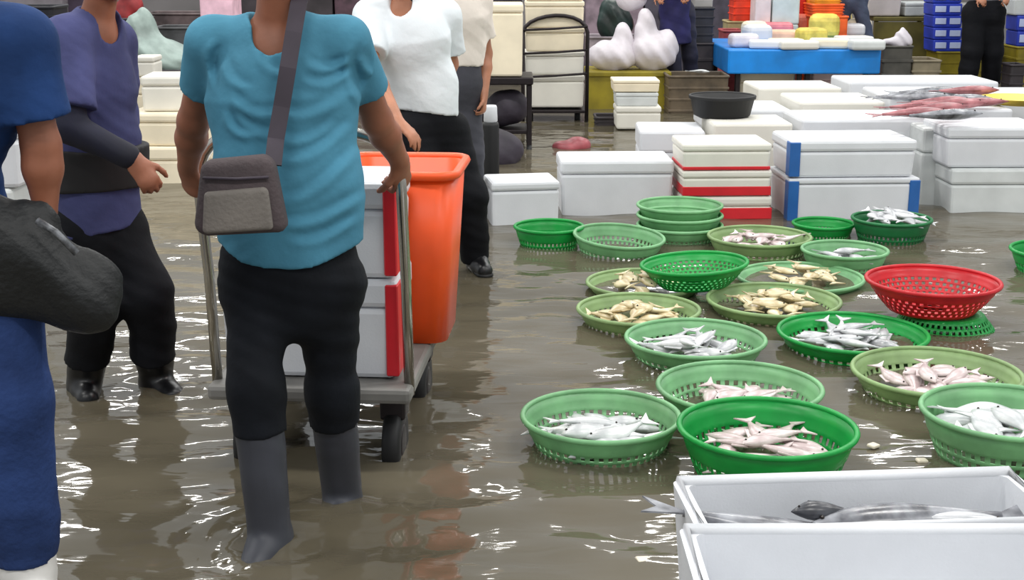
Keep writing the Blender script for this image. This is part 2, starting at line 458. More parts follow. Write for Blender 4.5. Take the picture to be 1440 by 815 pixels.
def person(label, J, o):
    f = unit(o.get('face', (0, -1, 0))); g = o.get('girth', 1.0); vox = o.get('vox', 0.008)
    side = f.cross(Vector((0, 0, 1)))
    pel, wai, che, nek, hed = (Vector(J[k]) for k in ('pel', 'wai', 'che', 'nek', 'hed'))
    base = Vector((pel.x, pel.y, FLOOR_Z))
    root = thing('person', label, 'person', base)
    fl = (f, o.get('flat', 1.45))
    hf = unit(o.get('look', f)); hs = hf.cross(Vector((0, 0, 1))).normalized(); hu = hs.cross(hf)
    M = np.array([list(hs), list(hf), list(hu)]).T
    hp = lambda a, b, c: hed + hs * a + hf * b + hu * c
    def limbs(s):
        return [Vector(J[k + s]) for k in ('sh', 'el', 'wr')], [Vector(J[k + s]) for k in ('hi', 'kn', 'an', 'to')]
    # body, one skin
    ops = [('cone', pel, wai, 0.125 * g, 0.11 * g, 0.03, fl), ('cone', wai, che, 0.11 * g, 0.125 * g, 0.04, fl),
           ('cone', che, che.lerp(nek, 0.75), 0.125 * g, 0.07, 0.04, fl),
           ('cone', nek + (hed - nek) * -0.1, hp(0, -0.015, -0.06), 0.056, 0.052, 0.04, None),
           ('ell', hp(0, -0.008, 0.03), (0.076, 0.095, 0.095), M, 0.02), ('ell', hp(0, 0.022, -0.045), (0.056, 0.062, 0.066), M, 0.035),
           ('ell', hp(0, 0.052, -0.082), (0.024, 0.022, 0.02), M, 0.03),
           ('cutell', hp(0.033, 0.092, 0.004), (0.02, 0.014, 0.013), M, 0.02), ('cutell', hp(-0.033, 0.092, 0.004), (0.02, 0.014, 0.013), M, 0.02),
           ('cone', hp(0, 0.086, 0.004), hp(0, 0.106, -0.03), 0.009, 0.014, 0.012, None),
           ('ell', hp(0.012, 0.094, -0.034), (0.009, 0.01, 0.008), M, 0.008), ('ell', hp(-0.012, 0.094, -0.034), (0.009, 0.01, 0.008), M, 0.008),
           ('ell', hp(0.078, -0.005, -0.005), (0.011, 0.02, 0.032), M, 0.01), ('ell', hp(-0.078, -0.005, -0.005), (0.011, 0.02, 0.032), M, 0.01)]
    for s in 'AB':
        (sh, el, wr), (hi, kn, an, to) = limbs(s)
        ops += [('cone', che.lerp(nek, 0.6), sh, 0.062, 0.052 * g, 0.05, None), ('cone', sh, el, 0.050 * g, 0.042 * g, 0.03, None),
                ('cone', el, el.lerp(wr, 0.35), 0.042 * g, 0.043 * g, 0.02, None), ('cone', el.lerp(wr, 0.35), wr, 0.043 * g, 0.028, 0.02, None)]
        h = o['hand' + s]
        ops += hand_ops(wr, h[0], h[1], h[2], h[3])
        heel = an + (an - to).normalized() * 0.03
        ops += [('cone', pel.lerp(hi, 0.7), hi, 0.1 * g, 0.085 * g, 0.04, None), ('cone', hi, kn, 0.075 * g, 0.055, 0.03, None),
                ('cone', kn, kn.lerp(an, 0.35), 0.054, 0.054, 0.02, None), ('cone', kn.lerp(an, 0.35), an, 0.054, 0.037, 0.02, None),
                ('cone', heel, to, 0.034, 0.024, 0.02, None)]
    b = obj('body', shift(soft(ops, vox, 'body'), base), o.get('skin', SKIN), root)
    # face and hair
    def ball(nm, p, r, m):
        bm = bmesh.new(); bmesh.ops.create_uvsphere(bm, u_segments=14, v_segments=8, radius=r)
        return obj(nm, bm_mesh(nm, bm, True), m, root, p - base)
    for sx in (-1, 1):
        e = ball('eye', hp(sx * 0.033, 0.068, 0.002), 0.0125, EYEW)
        bm = bmesh.new(); bmesh.ops.create_uvsphere(bm, u_segments=10, v_segments=6, radius=0.0072)
        i = obj('iris', bm_mesh('iris', bm, True), EYEB, e, hf * 0.0085)
    obj('lips', shift(soft([('cone', hp(-0.021, 0.072, -0.062), hp(0, 0.083, -0.059), 0.004, 0.006, 0.004, None), ('cone', hp(0, 0.083, -0.059), hp(0.021, 0.072, -0.062), 0.006, 0.004, 0.004, None),
                            ('cone', hp(-0.016, 0.073, -0.07), hp(0.016, 0.073, -0.07), 0.006, 0.006, 0.004, None)], 0.004, 'lips', 0.02), base), LIPS, root)
    hl = o.get('hair', 0.0)
    hops = [('ell', hp(0, -0.016, 0.038), (0.088, 0.104, 0.1), M, 0.0)]
    if hl > 0: hops.append(('ell', hp(0, -0.055, -0.02 - hl * 0.4), (0.085, 0.06, 0.08 + hl * 0.5), M, 0.04))
    hops += [('cutell', hp(0, 0.12, -0.03), (0.075, 0.085, 0.105), M, 0.02), ('cutell', hp(0.08, 0.04, -0.09), (0.03, 0.08, 0.07), M, 0.01), ('cutell', hp(-0.08, 0.04, -0.09), (0.03, 0.08, 0.07), M, 0.01),
             ('fn', lambda P: 0.003 * _wob(P, 90))]
    if hl <= 0: hops.append(('cutell', hp(0, -0.02, -0.13), (0.12, 0.12, 0.085), M, 0.01))
    obj('hair', shift(soft(hops, max(vox, 0.007), 'hair'), base), HAIR, root)
    # shirt
    S = o['shirt']; cw = S.get('w', (0.19, 0.175, 0.185)); cv = max(vox, 0.008)
    hem = Vector(S['hem']); down = S.get('down', (0.0, 0.0, -1.0))
    sfl = (f, S.get('flat', 1.5))
    lowp = hem + Vector(down) * 0.08
    ops = [('cone', lowp, wai, cw[2], cw[1], 0.04, sfl), ('cone', wai, che, cw[1], cw[0], 0.06, sfl), ('cone', che, che.lerp(nek, 0.55), cw[0], 0.10, 0.06, sfl)]
    if 'belly' in S: ops.append(('ell', S['belly'][0], S['belly'][1], None, 0.08))
    hc = S.get('hemc', 0.0)
    if hc: ops.append(('clipfn', lambda P: hem.z + hc * (P[..., 0] - hem.x) ** 2 - P[..., 2]))
    else: ops.append(('plane', hem, down))
    for s in 'AB':
        (sh, el, wr), _ = limbs(s)
        t = S.get('sleeve' + s, S.get('sleeve', 0.62)); rr = S.get('sr', (0.076, 0.068))
        ops.append(('cone', che.lerp(nek, 0.9), sh, 0.066, rr[0] * 0.88, 0.04, None))
        if t <= 1: end = sh.lerp(el, t); dd = unit(el - sh); ops.append(('clip', sh, end + dd * 0.06, rr[0], rr[1], 0.035, None, [(end, dd)]))
        else:
            end = el.lerp(wr, t - 1); dd = unit(wr - el)
            ops += [('cone', sh, el, rr[0], rr[1], 0.035, None), ('clip', el, end + dd * 0.05, rr[1], rr[1] * 0.8, 0.03, None, [(end, dd)])]
    ops.append(('fn', lambda P: S.get('amp', 0.006) * np.clip((che.z + 0.06 - P[..., 2]) / 0.22, 0.12, 1.0) * _folds(P, 52, S.get('fold', (0.5, 0.2, 0.9)), 1.3) + 0.005 * _wob(P, 16, 0.7)))
    if 'creases' in S: ops.append(('fn', S['creases']))
    nf = S.get('neck', (0.072, 0.085))
    ops.append(('cutcone', nek + f * 0.03 + Vector((0, 0, -nf[1] * 0.45)), nek + Vector((0, 0, 0.12)), nf[0] * 0.8, nf[0] * 1.15, 0.01, None))
    ops.append(('cutcone', nek + f * nf[1] * 0.75 + Vector((0, 0, -nf[1] * 0.35)), nek + f * 0.16 + Vector((0, 0, 0.1)), nf[0] * 0.75, nf[0], 0.01, None))
    obj('shirt', shift(soft(ops, S.get('vox', cv), 'shirt'), base), S['m'], root)
    # trousers
    T = o['trousers']; tr = T.get('r', (0.105, 0.088, 0.078)); pw = T.get('pw', 0.165)
    top = wai.lerp(pel, 0.45)
    ops = [('cone', top + Vector((0, 0, 0.06)), pel + Vector((0, 0, -0.03)), pw * 0.93, pw, 0.03, (f, 1.4)), ('plane', top, (0, 0, 1))]
    for s in 'AB':
        _, (hi, kn, an, to) = limbs(s)
        t = T.get('end' + s, T.get('end', 0.95)); end = kn.lerp(an, t); dd = unit(an - kn)
        ops += [('cone', pel.lerp(hi, 0.8), hi, tr[0], tr[0], 0.04, None), ('cone', hi, kn, tr[0], tr[1], 0.045, None),
                ('clip', kn, kn.lerp(an, t) + dd * 0.07, tr[1], tr[2], 0.04, None, [(end, dd)])]
    ops.append(('fn', lambda P: 0.006 * _folds(P, 38, (0.25, 0.2, 0.95), 0.4) + 0.005 * _wob(P, 18, 2.0)))
    obj('trousers', shift(soft(ops, cv, 'trousers'), base), T['m'], root)
    # boots
    B = o['boots']; br = B.get('r', (0.066, 0.056))
    for s in 'AB':
        _, (hi, kn, an, to) = limbs(s)
        t = B.get('top' + s, B.get('top', 0.3)); st = kn.lerp(an, t); dd = unit(kn - an); ft = unit(to - an)
        heel = an - ft * 0.03 + Vector((0, 0, -0.01)); up = dd
        ops = [('clip', st + dd * 0.06, an, br[0], br[1], 0.02, None, [(st, dd)]), ('cone', heel, heel.lerp(to, 0.55), 0.046, 0.048, 0.03, None), ('cone', heel.lerp(to, 0.55), to, 0.047, 0.04, 0.02, None),
               ('fn', lambda P: 0.003 * _folds(P, 60, (0.1, 0.3, 0.95), 0.9))]
        bt = obj('boot', shift(soft(ops, cv, 'boot'), base), B['m'], root)
        so = obj('sole', shift(soft([('cone', heel + Vector((0, 0, -0.028)), to + Vector((0, 0, -0.022)), 0.046, 0.043, 0.01, ((0, 0, 1), 2.2))], 0.009, 'sole'), base), B.get('sm', RUBBER), bt)
    return root, base

HANG = (0, 0, -1)
def creases(lines, yfront, depth=3.5):
    """cloth creases on the front of a shirt: each line is a ridge beside a groove"""
    L = []
    for (x0, y0, x1, y1, amp, wid) in lines:
        a = at(x0, y0, depth); b_ = at(x1, y1, depth); L.append((a.x, a.z, b_.x, b_.z, amp, wid))
    def f(P):
        d = np.zeros(P.shape[:-1], np.float32); x, z = P[..., 0], P[..., 2]
        for (ax_, az, bx, bz, amp, w) in L:
            ux, uz = bx - ax_, bz - az; ln = math.hypot(ux, uz); ux /= ln; uz /= ln
            t = ((x - ax_) * ux + (z - az) * uz) / ln; s = -(x - ax_) * uz + (z - az) * ux + 0.012 * np.sin(t * 4)
            env = np.clip(np.minimum(t + 0.1, 1.1 - t) * 4, 0, 1)
            d += amp * env * (-np.exp(-(s / w) ** 2) + 0.9 * np.exp(-((s - 1.8 * w) / w) ** 2))
        return d * (P[..., 1] < yfront)
    return f
# -- the porter in the teal shirt, pulling the cart behind him
J = dict(pel=at(410, 372, 3.56), wai=at(406, 262, 3.57), che=at(396, 135, 3.60), nek=at(388, 38, 3.60), hed=at(392, -88, 3.54),
         shA=at(300, 58, 3.62), elA=at(272, 170, 3.76), wrA=at(264, 236, 3.88), shB=at(486, 58, 3.62), elB=at(530, 168, 3.78), wrB=at(562, 226, 3.92),
         hiA=at(358, 390, 3.55), knA=at(360, 548, 3.44), anA=at(380, 757, 3.42), toA=at(354, 800, 3.31),
         hiB=at(462, 395, 3.57), knB=at(466, 545, 3.64), anB=at(482, 702, 3.76), toB=at(474, 740, 3.63))
man, man_base = person('man in a teal T-shirt and grey rubber boots pulling the cart', J, dict(
    vox=0.0065, face=(0.05, -1, 0), skin=SKIN_D, handA=((0.0, 0.55, -0.85), (0.5, 0.6, 0.6), 1, 1.1), handB=((0.03, 0.55, -0.8), (-0.75, 0.5, 0.3), -1, 1.1),
    shirt=dict(m=TEAL, hem=at(412, 362, 3.56), down=(-0.03, -0.06, -1), w=(0.19, 0.187, 0.2), flat=1.45, sleeve=0.60, sr=(0.068, 0.063), amp=0.005, fold=(-0.45, 0.1, 0.9), neck=(0.07, 0.075), vox=0.006, hemc=1.3,
               creases=creases(((362, 72, 398, 112, 0.008, 0.012), (432, 92, 488, 96, 0.007, 0.011), (430, 116, 490, 112, 0.007, 0.011), (330, 142, 400, 165, 0.010, 0.013), (318, 160, 350, 196, 0.011, 0.012), (335, 165, 395, 195, 0.009, 0.012),
                                (400, 160, 480, 150, 0.008, 0.014), (400, 195, 470, 185, 0.008, 0.013), (405, 225, 490, 190, 0.009, 0.014), (410, 280, 500, 225, 0.009, 0.014), (400, 310, 505, 290, 0.009, 0.014), (415, 335, 500, 318, 0.008, 0.013),
                                (500, 80, 530, 125, 0.006, 0.011), (295, 60, 285, 120, 0.008, 0.012), (488, 70, 494, 150, 0.009, 0.012), (310, 90, 345, 130, 0.006, 0.013)), 3.62)),
    trousers=dict(m=CHAR_T, r=(0.090, 0.070, 0.072), pw=0.18, end=0.28), boots=dict(m=BOOT_G, top=0.1, r=(0.070, 0.058))))
def local(root, p): return Vector(p) - root.location
# crossbody bag of the porter: a thing of its own hanging from his shoulder
bl = at(338, 274, 3.30)
bag = thing('crossbody_bag', 'grey-brown crossbody bag slung across the front of the teal shirt', 'bag', bl)
def sack_mesh(w0, w1, d, h, bev):
    bm = bmesh.new(); box_bm(bm, (0, 0, 0), (w1, d, h), bev, 4)
    for v in bm.verts:
        t = (v.co.z / h + 0.5); v.co.x *= (w0 + (w1 - w0) * t) / w1; v.co.y *= 1.15 - 0.35 * t
        v.co += Vector((0, 0, 0.006 * math.sin(v.co.x * 30)))
    return bm_mesh('sack', bm, True)
obj('pouch', sack_mesh(0.235, 0.175, 0.085, 0.19, 0.028), BAG_G, bag)
obj('front_pocket', sack_mesh(0.175, 0.155, 0.03, 0.105, 0.012), mat('grey_canvas', (112, 106, 100), 0.8, 0.1, 6, 0.3, 90), bag, (0.0, -0.047, -0.03))
obj('zip', tube_mesh([(-0.08, -0.044, 0.05), (0, -0.046, 0.048), (0.08, -0.044, 0.052)], 0.004, 6), PIPING, bag)
def ribbon(pts, wdir, w, th):
    V = []; F = []; pts = [Vector(p) for p in pts]
    for i, p in enumerate(pts):
        t = (pts[min(i + 1, len(pts) - 1)] - pts[max(i - 1, 0)]).normalized()
        a = Vector(wdir[i] if isinstance(wdir[0], (tuple, list, Vector)) else wdir); a = (a - t * a.dot(t)).normalized(); b = t.cross(a)
        V += [p + a * w / 2 + b * th / 2, p - a * w / 2 + b * th / 2, p - a * w / 2 - b * th / 2, p + a * w / 2 - b * th / 2]
    for i in range(len(pts) - 1):
        for k in range(4): F.append((i * 4 + k, i * 4 + (k + 1) % 4, i * 4 + 4 + (k + 1) % 4, i * 4 + 4 + k))
    F += [(3, 2, 1, 0), tuple(len(V) - 4 + k for k in range(4))]
    return mesh_of('ribbon', V, F)
sp = [at(384, 232, 3.33), at(388, 195, 3.385), at(396, 150, 3.415), at(405, 95, 3.435), at(413, 45, 3.475), at(420, 5, 3.535), at(426, -22, 3.60), at(425, -22, 3.68)]
obj('strap', ribbon([p - bl for p in sp], [(1, 0.2, 0)] * 8, 0.042, 0.005), PIPING, bag)
obj('strap', ribbon([at(425, -20, 3.68) - bl, at(415, 40, 3.76) - bl, at(370, 180, 3.76) - bl, at(305, 235, 3.62) - bl, at(292, 245, 3.45) - bl, at(300, 250, 3.34) - bl], [(1, 0, 0.3)] * 6, 0.04, 0.005), PIPING, bag)

# -- worker in a faded navy shirt with a dark back support belt
J = dict(pel=at(136, 300, 4.74), wai=at(136, 215, 4.74), che=at(122, 105, 4.74), nek=at(138, 22, 4.72), hed=at(152, -52, 4.68),
         shA=at(92, 58, 4.60), elA=at(98, 178, 4.50), wrA=at(188, 224, 4.50), shB=at(158, 60, 4.88), elB=at(160, 160, 4.98), wrB=at(170, 205, 4.82),
         hiA=at(120, 325, 4.70), knA=at(135, 430, 4.66), anA=at(118, 540, 4.74), toA=at(124, 560, 4.62),
         hiB=at(165, 325, 4.78), knB=at(208, 412, 4.72), anB=at(220, 535, 4.82), toB=at(246, 556, 4.72))
w1, w1b = person('worker in a faded navy shirt, dark trousers and black boots, wearing a black waist belt', J, dict(
    vox=0.008, face=(0.85, -0.52, 0), look=(0.75, -0.6, -0.25), skin=SKIN_D, handA=((0.5, -0.1, -0.75), (-0.3, 0.8, -0.2), 1, 0.9), handB=((-0.2, -0.5, -0.6), (-0.6, -0.6, 0), 1, 0.6),
    shirt=dict(m=PURPLE, hem=at(136, 322, 4.74), down=(0.1, 0, -1), w=(0.175, 0.155, 0.165), flat=1.3, sleeveA=0.8, sleeveB=1.5, sr=(0.088, 0.085), amp=0.008),
    trousers=dict(m=BLACK_T, r=(0.1, 0.088, 0.08), pw=0.15, end=0.7), boots=dict(m=BOOT_K, top=0.6, r=(0.078, 0.062))))
obj('waist_belt', shift(soft([('clip', at(137, 270, 4.74), at(137, 190, 4.74), 0.186, 0.186, 0.0, ((0.72, -0.68, 0), 1.3), [(at(137, 205, 4.74), (0, 0, 1)), (at(137, 262, 4.74), (0, 0, -1))]), ('fn', lambda P: 0.004 * _wob(P, 30))], 0.008, 'belt'), w1b), mat('black_belt', (14, 11, 14), 0.7, 0.2), w1)
obj('arm_cover', shift(soft([('cone', Vector(J['elA']).lerp(Vector(J['shA']), 0.3), J['elA'], 0.062, 0.054, 0.02, None), ('cone', J['elA'], Vector(J['elA']).lerp(Vector(J['wrA']), 0.9), 0.054, 0.042, 0.02, None), ('fn', lambda P: 0.003 * _wob(P, 40))], 0.008, 'cover'), w1b), mat('dark_navy_sleeve', (13, 14, 34), 0.8, 0.2), w1)

# -- person at the near edge in navy shirt and jeans
J = dict(pel=at(-100, 335, 3.05), wai=at(-118, 240, 3.05), che=at(-95, 110, 3.05), nek=at(-95, 0, 3.05), hed=at(-95, -125, 3.0),
         shA=at(-208, 52, 3.08), elA=at(-262, 190, 3.12), wrA=at(-275, 290, 2.98), shB=at(24, 62, 3.05), elB=at(58, 205, 3.06), wrB=at(64, 292, 3.06),
         hiA=at(-130, 360, 3.05), knA=at(-130, 560, 3.12), anA=at(-140, 740, 3.3), toA=at(-150, 760, 3.12),
         hiB=at(-12, 360, 3.03), knB=at(14, 560, 2.98), anB=at(42, 828, 2.98), toB=at(52, 868, 2.84))
p0, p0b = person('person at the near edge in a navy T-shirt, blue jeans and white boots', J, dict(
    vox=0.0075, face=(0.25, -1, 0), skin=SKIN_D, handA=((0.1, -0.2, -1), (1, 0, 0), -1, 0.8), handB=((0.0, -0.05, -1), (-0.9, -0.3, 0), -1, 1.3),
    shirt=dict(m=NAVY, hem=at(-100, 372, 3.05), w=(0.19, 0.175, 0.18), flat=1.45, sleeve=0.72, sr=(0.085, 0.08), amp=0.008),
    trousers=dict(m=JEANS, r=(0.112, 0.092, 0.078), pw=0.18, end=0.84), boots=dict(m=BOOT_W, top=0.70, r=(0.080, 0.062))))
kb = at(62, 352, 2.92)
kbag = thing('duffel_bag', 'large slouching black bag held by the person in jeans', 'bag', kb)
kp = lambda x, y, d: at(x, y, 2.92 + d) - kb
obj('bag_body', soft([('cone', kp(-60, 305, 0.03), kp(20, 345, 0.03), 0.09, 0.10, 0.05, ((0, 1, 0), 1.4)), ('cone', kp(20, 350, 0.03), kp(118, 405, 0.04), 0.10, 0.085, 0.05, ((0, 1, 0), 1.4)), ('cone', kp(0, 395, 0.03), kp(118, 418, 0.04), 0.09, 0.07, 0.05, ((0, 1, 0), 1.4)),
                      ('fn', lambda P: 0.014 * _wob(P, 26) + 0.010 * _folds(P, 44, (0.7, 0.2, 0.7)))], 0.008, 'bag_body'), BAG_K, kbag)
obj('handle', tube_mesh(bezier(kp(0, 310, 0.08), kp(45, 318, 0.16), kp(75, 322, 0.16), kp(110, 365, 0.08)), 0.012, 8), BAG_K, kbag)
obj('zip', tube_mesh([kp(52, 310, -0.045), kp(78, 326, -0.05), kp(108, 356, -0.045)], 0.008, 6), mat('zip_grey', (96, 98, 102), 0.4, 0.3, 60), kbag)

# -- helper in white behind the cart
J = dict(pel=at(600, 172, 6.55), wai=at(594, 118, 6.55), che=at(576, 48, 6.52), nek=at(572, -2, 6.5), hed=at(570, -50, 6.44),
         shA=at(522, 22, 6.50), elA=at(520, 95, 6.32), wrA=at(560, 172, 5.95), shB=at(625, 22, 6.6), elB=at(632, 90, 6.7), wrB=at(612, 145, 6.6),
         hiA=at(580, 190, 6.5), knA=at(598, 280, 6.42), anA=at(590, 378, 6.5), toA=at(585, 388, 6.35),
         hiB=at(628, 185, 6.6), knB=at(658, 272, 6.55), anB=at(670, 366, 6.65), toB=at(682, 380, 6.52))
w2, w2b = person('person in a plain white T-shirt and black trousers behind the orange bin', J, dict(
    vox=0.0095, face=(-0.35, -0.94, 0), handA=((0.75, -0.45, -0.6), (0, 0, -1), 1, 0.5), handB=((-0.2, -0.3, -0.9), (-1, 0, 0), -1, 0.8), hair=0.15,
    shirt=dict(m=WHITE_T, hem=at(602, 156, 6.55), down=(-0.12, 0, -1), w=(0.185, 0.165, 0.165), flat=1.4, sleeve=0.75, sr=(0.082, 0.08), amp=0.008),
    trousers=dict(m=BLACK_T, r=(0.105, 0.09, 0.07), pw=0.16, end=0.97), boots=dict(m=BOOT_K, top=0.85, r=(0.06, 0.052))))
# -- helper in cream further back
J = dict(pel=at(640, 108, 7.9), wai=at(640, 68, 7.9), che=at(642, 18, 7.88), nek=at(640, -22, 7.86), hed=at(635, -64, 7.8),
         shA=at(605, -2, 7.85), elA=at(595, 60, 7.9), wrA=at(600, 110, 7.8), shB=at(672, 2, 7.9), elB=at(682, 75, 7.98), wrB=at(680, 132, 7.88),
         hiA=at(626, 122, 7.88), knA=at(630, 215, 7.85), anA=at(632, 308, 7.95), toA=at(630, 315, 7.8),
         hiB=at(652, 122, 7.92), knB=at(660, 215, 7.9), anB=at(662, 305, 8.0), toB=at(666, 313, 7.86))
w3, w3b = person('person in a cream T-shirt and dark grey trousers with one arm hanging', J, dict(
    vox=0.011, face=(-0.2, -0.97, 0), handA=((0, -0.2, -1), (1, 0, 0), -1, 0.7), handB=((0, -0.2, -1), (-1, 0, 0), -1, 1.0), hair=0.12,
    shirt=dict(m=CREAM_T, hem=at(640, 92, 7.9), w=(0.18, 0.16, 0.165), flat=1.4, sleeve=0.7, sr=(0.08, 0.075)),
    trousers=dict(m=mat('dark_grey_cotton', (58, 58, 66), 0.8, 0.12, 5, 0.3, 25), r=(0.1, 0.085, 0.07), pw=0.16, end=0.95), boots=dict(m=BOOT_K, top=0.8, r=(0.062, 0.054))))
# -- people far behind, seen from the waist down
def far_person(label, pel, lean, feet, top, top_m, trs, skin=SKIN, face=(0, -1, 0), pw=0.15, tr=(0.095, 0.08, 0.07)):
    x, y, z = pel
    g = lambda dx, dy, dz: Vector((x + dx, y + dy, z + dz))
    J = dict(pel=g(0, 0, 0), wai=g(lean[0] * .4, lean[1] * .4, 0.16), che=g(lean[0], lean[1], 0.38), nek=g(lean[0] * 1.3, lean[1] * 1.3, 0.56), hed=g(lean[0] * 1.5, lean[1] * 1.5 - 0.03, 0.74),
             shA=g(lean[0] - 0.17, lean[1], 0.5), elA=g(lean[0] - 0.22, lean[1] - 0.06, 0.24), wrA=g(lean[0] - 0.16, lean[1] - 0.22, 0.12),
             shB=g(lean[0] + 0.17, lean[1], 0.5), elB=g(lean[0] + 0.22, lean[1] - 0.06, 0.24), wrB=g(lean[0] + 0.16, lean[1] - 0.22, 0.12))
    for s, (fx, fy) in zip('AB', feet):
        sx = -0.09 if s == 'A' else 0.09
        J['hi' + s] = g(sx, 0, -0.06); a = Vector((fx, fy, 0.03)); J['an' + s] = a; J['to' + s] = a + Vector((sx * 0.5, -0.13, -0.03))
        J['kn' + s] = J['hi' + s].lerp(a, 0.5) + Vector((0, -0.04, 0))
    return person(label, J, dict(vox=0.014, face=face, skin=skin, handA=((0.3, -0.8, -0.3), (0.5, 0, -0.8), -1, 0.8), handB=((-0.3, -0.8, -0.3), (-0.5, 0, -0.8), -1, 0.8),
        shirt=dict(m=top_m, hem=g(0, 0, top), w=(0.175, 0.16, 0.165), flat=1.4), trousers=dict(m=trs, r=tr, pw=pw, end=0.9), boots=dict(m=BOOT_K, top=0.75, r=(0.07, 0.056))))
a = at(952, 8, 14.2); far_person('stooping person in dark navy clothes beside the white plastic bags', (a.x, 14.2, a.z), (-0.1, -0.2), ((a.x + 0.02, 14.1), (a.x + 0.22, 14.4)), -0.38, mat('dark_navy_apron', (36, 34, 82), 0.8, 0.15), mat('dark_navy_trousers', (34, 34, 52), 0.8, 0.15))
a = at(1198, -5, 16.1); far_person('person in grey-blue jeans striding behind the blue stall table', (a.x, 16.1, a.z), (-0.05, -0.1), ((a.x - 0.02, 16.4), (a.x + 0.3, 16.0)), 0.0, JEANS_G, JEANS_G, tr=(0.09, 0.075, 0.065))
a = at(1384, 12, 15.3); far_person('standing person in black trousers beside the blue cartons', (a.x, 15.3, a.z), (0.02, 0.05), ((a.x - 0.13, 15.3), (a.x + 0.2, 15.45)), -0.02, mat('grey_jacket', (96, 96, 100), 0.8, 0.1), BLACK_T, pw=0.2, tr=(0.14, 0.115, 0.1))

# ------------------------------------------------------------------ the loaded cart behind the porter
cart_o = Vector((-0.60, 4.42, 0.0))
cart = thing('platform_cart', 'chrome-handled platform cart pulled by the man in teal', 'cart', cart_o, math.radians(-4))
obj('deck', box_mesh((0, 0, 0.235), (0.64, 0.90, 0.05), 0.015), mat('worn_deck', (116, 114, 110), 0.5, 0.15, 4), cart)
hx = 0.305
hpts = [(-hx, -0.37, 0.22), (-hx, -0.40, 0.6), (-hx, -0.45, 0.86)] + bezier((-hx, -0.45, 0.88), (-hx, -0.455, 1.0), (-hx + 0.06, -0.46, 1.05), (-0.14, -0.46, 1.055), 8) + \
       bezier((0.14, -0.46, 1.055), (hx - 0.06, -0.46, 1.05), (hx, -0.455, 1.0), (hx, -0.45, 0.88), 8) + [(hx, -0.45, 0.86), (hx, -0.40, 0.6), (hx, -0.37, 0.22)]
obj('handle', tube_mesh(hpts, 0.0165, 12), CHROME, cart)
def wheel(parent, x, y, r, w):
    g = obj('wheel', shift(lathe_mesh([(r * 0.55, -w / 2), (r * 0.92, -w / 2), (r, -w * 0.3), (r, w * 0.3), (r * 0.92, w / 2), (r * 0.55, w / 2)], 28), (0, 0, 0)), RUBBER, parent, (x, y, r + FLOOR_Z), (0, math.pi / 2, 0))
    obj('hub', lathe_mesh([(r * 0.4, -w * 0.55), (r * 0.5, -w * 0.5), (r * 0.5, w * 0.5), (r * 0.4, w * 0.55)], 20), DARKMET, g)
    obj('caster_fork', box_mesh((x, y, 0.17), (w * 1.5, 0.09, 0.1), 0.01), DARKMET, parent)
for x, y in ((-0.23, -0.30), (0.245, -0.30), (-0.23, 0.32), (0.245, 0.32)): wheel(cart, x, y, 0.115, 0.055)

def foam_box(label, loc, size, rz=0.0, m=FOAM, lid=True, tapes=(), group=None, lidh=0.28, name='foam_box'):
    """closed foam box standing at loc (base centre); tapes: (material, kind)"""
    w, d, h = size
    t = thing(name, label, 'box', loc, rz, group)
    lh = h * lidh if lid else 0
    obj('box_body', box_mesh((0, 0, (h - lh) / 2), (w * 0.985, d * 0.985, h - lh), min(0.018, h * 0.1), 2, 0.97), m, t)
    if lid: obj('lid', box_mesh((0, 0, h - lh / 2 + 0.001), (w, d, lh), min(0.018, lh * 0.3), 2), m, t)
    for (tm, kind) in tapes:
        if kind == 'band_low': obj('tape', box_mesh((0, 0, h * 0.2), (w * 0.965 + 0.012, d * 0.965 + 0.012, h * 0.36), 0.004, 1), tm, t)
        elif kind == 'band_mid': obj('tape', box_mesh((0, 0, h * 0.52), (w * 0.985 + 0.006, d * 0.985 + 0.006, h * 0.32), 0.004, 1), tm, t)
        elif kind == 'band_thin': obj('tape', box_mesh((0, 0, h * 0.08), (w * 0.965 + 0.008, d * 0.965 + 0.008, h * 0.13), 0.004, 1), tm, t)
        elif kind in ('corner_l', 'corner_r'):
            s = -1 if kind == 'corner_l' else 1
            tw = 0.064 if w > 0.6 else 0.04
            obj('tape', box_mesh((s * (w / 2 - tw / 2 + 0.003), -d / 2 + 0.04, h / 2), (tw, 0.09, h * 0.92), 0.004, 1), tm, t)
        elif kind == 'strap': obj('strap', box_mesh((0, 0, 0.006), (w + 0.012, d + 0.012, 0.03), 0.004, 1), tm, t)
    return t
cz = 0.262
M4 = Matrix.Rotation(math.radians(-4), 3, 'Z')
def on_cart(x, y, z): return cart_o + M4 @ Vector((x, y, z))
foam_box('lower white foam box with red corner tape on the pulled cart', on_cart(-0.01, -0.19, cz), (0.56, 0.34, 0.32), math.radians(-4), FOAM, tapes=((RED_TAPE, 'corner_r'),))
foam_box('upper white foam box with red corner tape stacked on the pulled cart', on_cart(-0.01, -0.19, cz + 0.324), (0.56, 0.34, 0.30), math.radians(-4), FOAM, tapes=((RED_TAPE, 'corner_r'),))
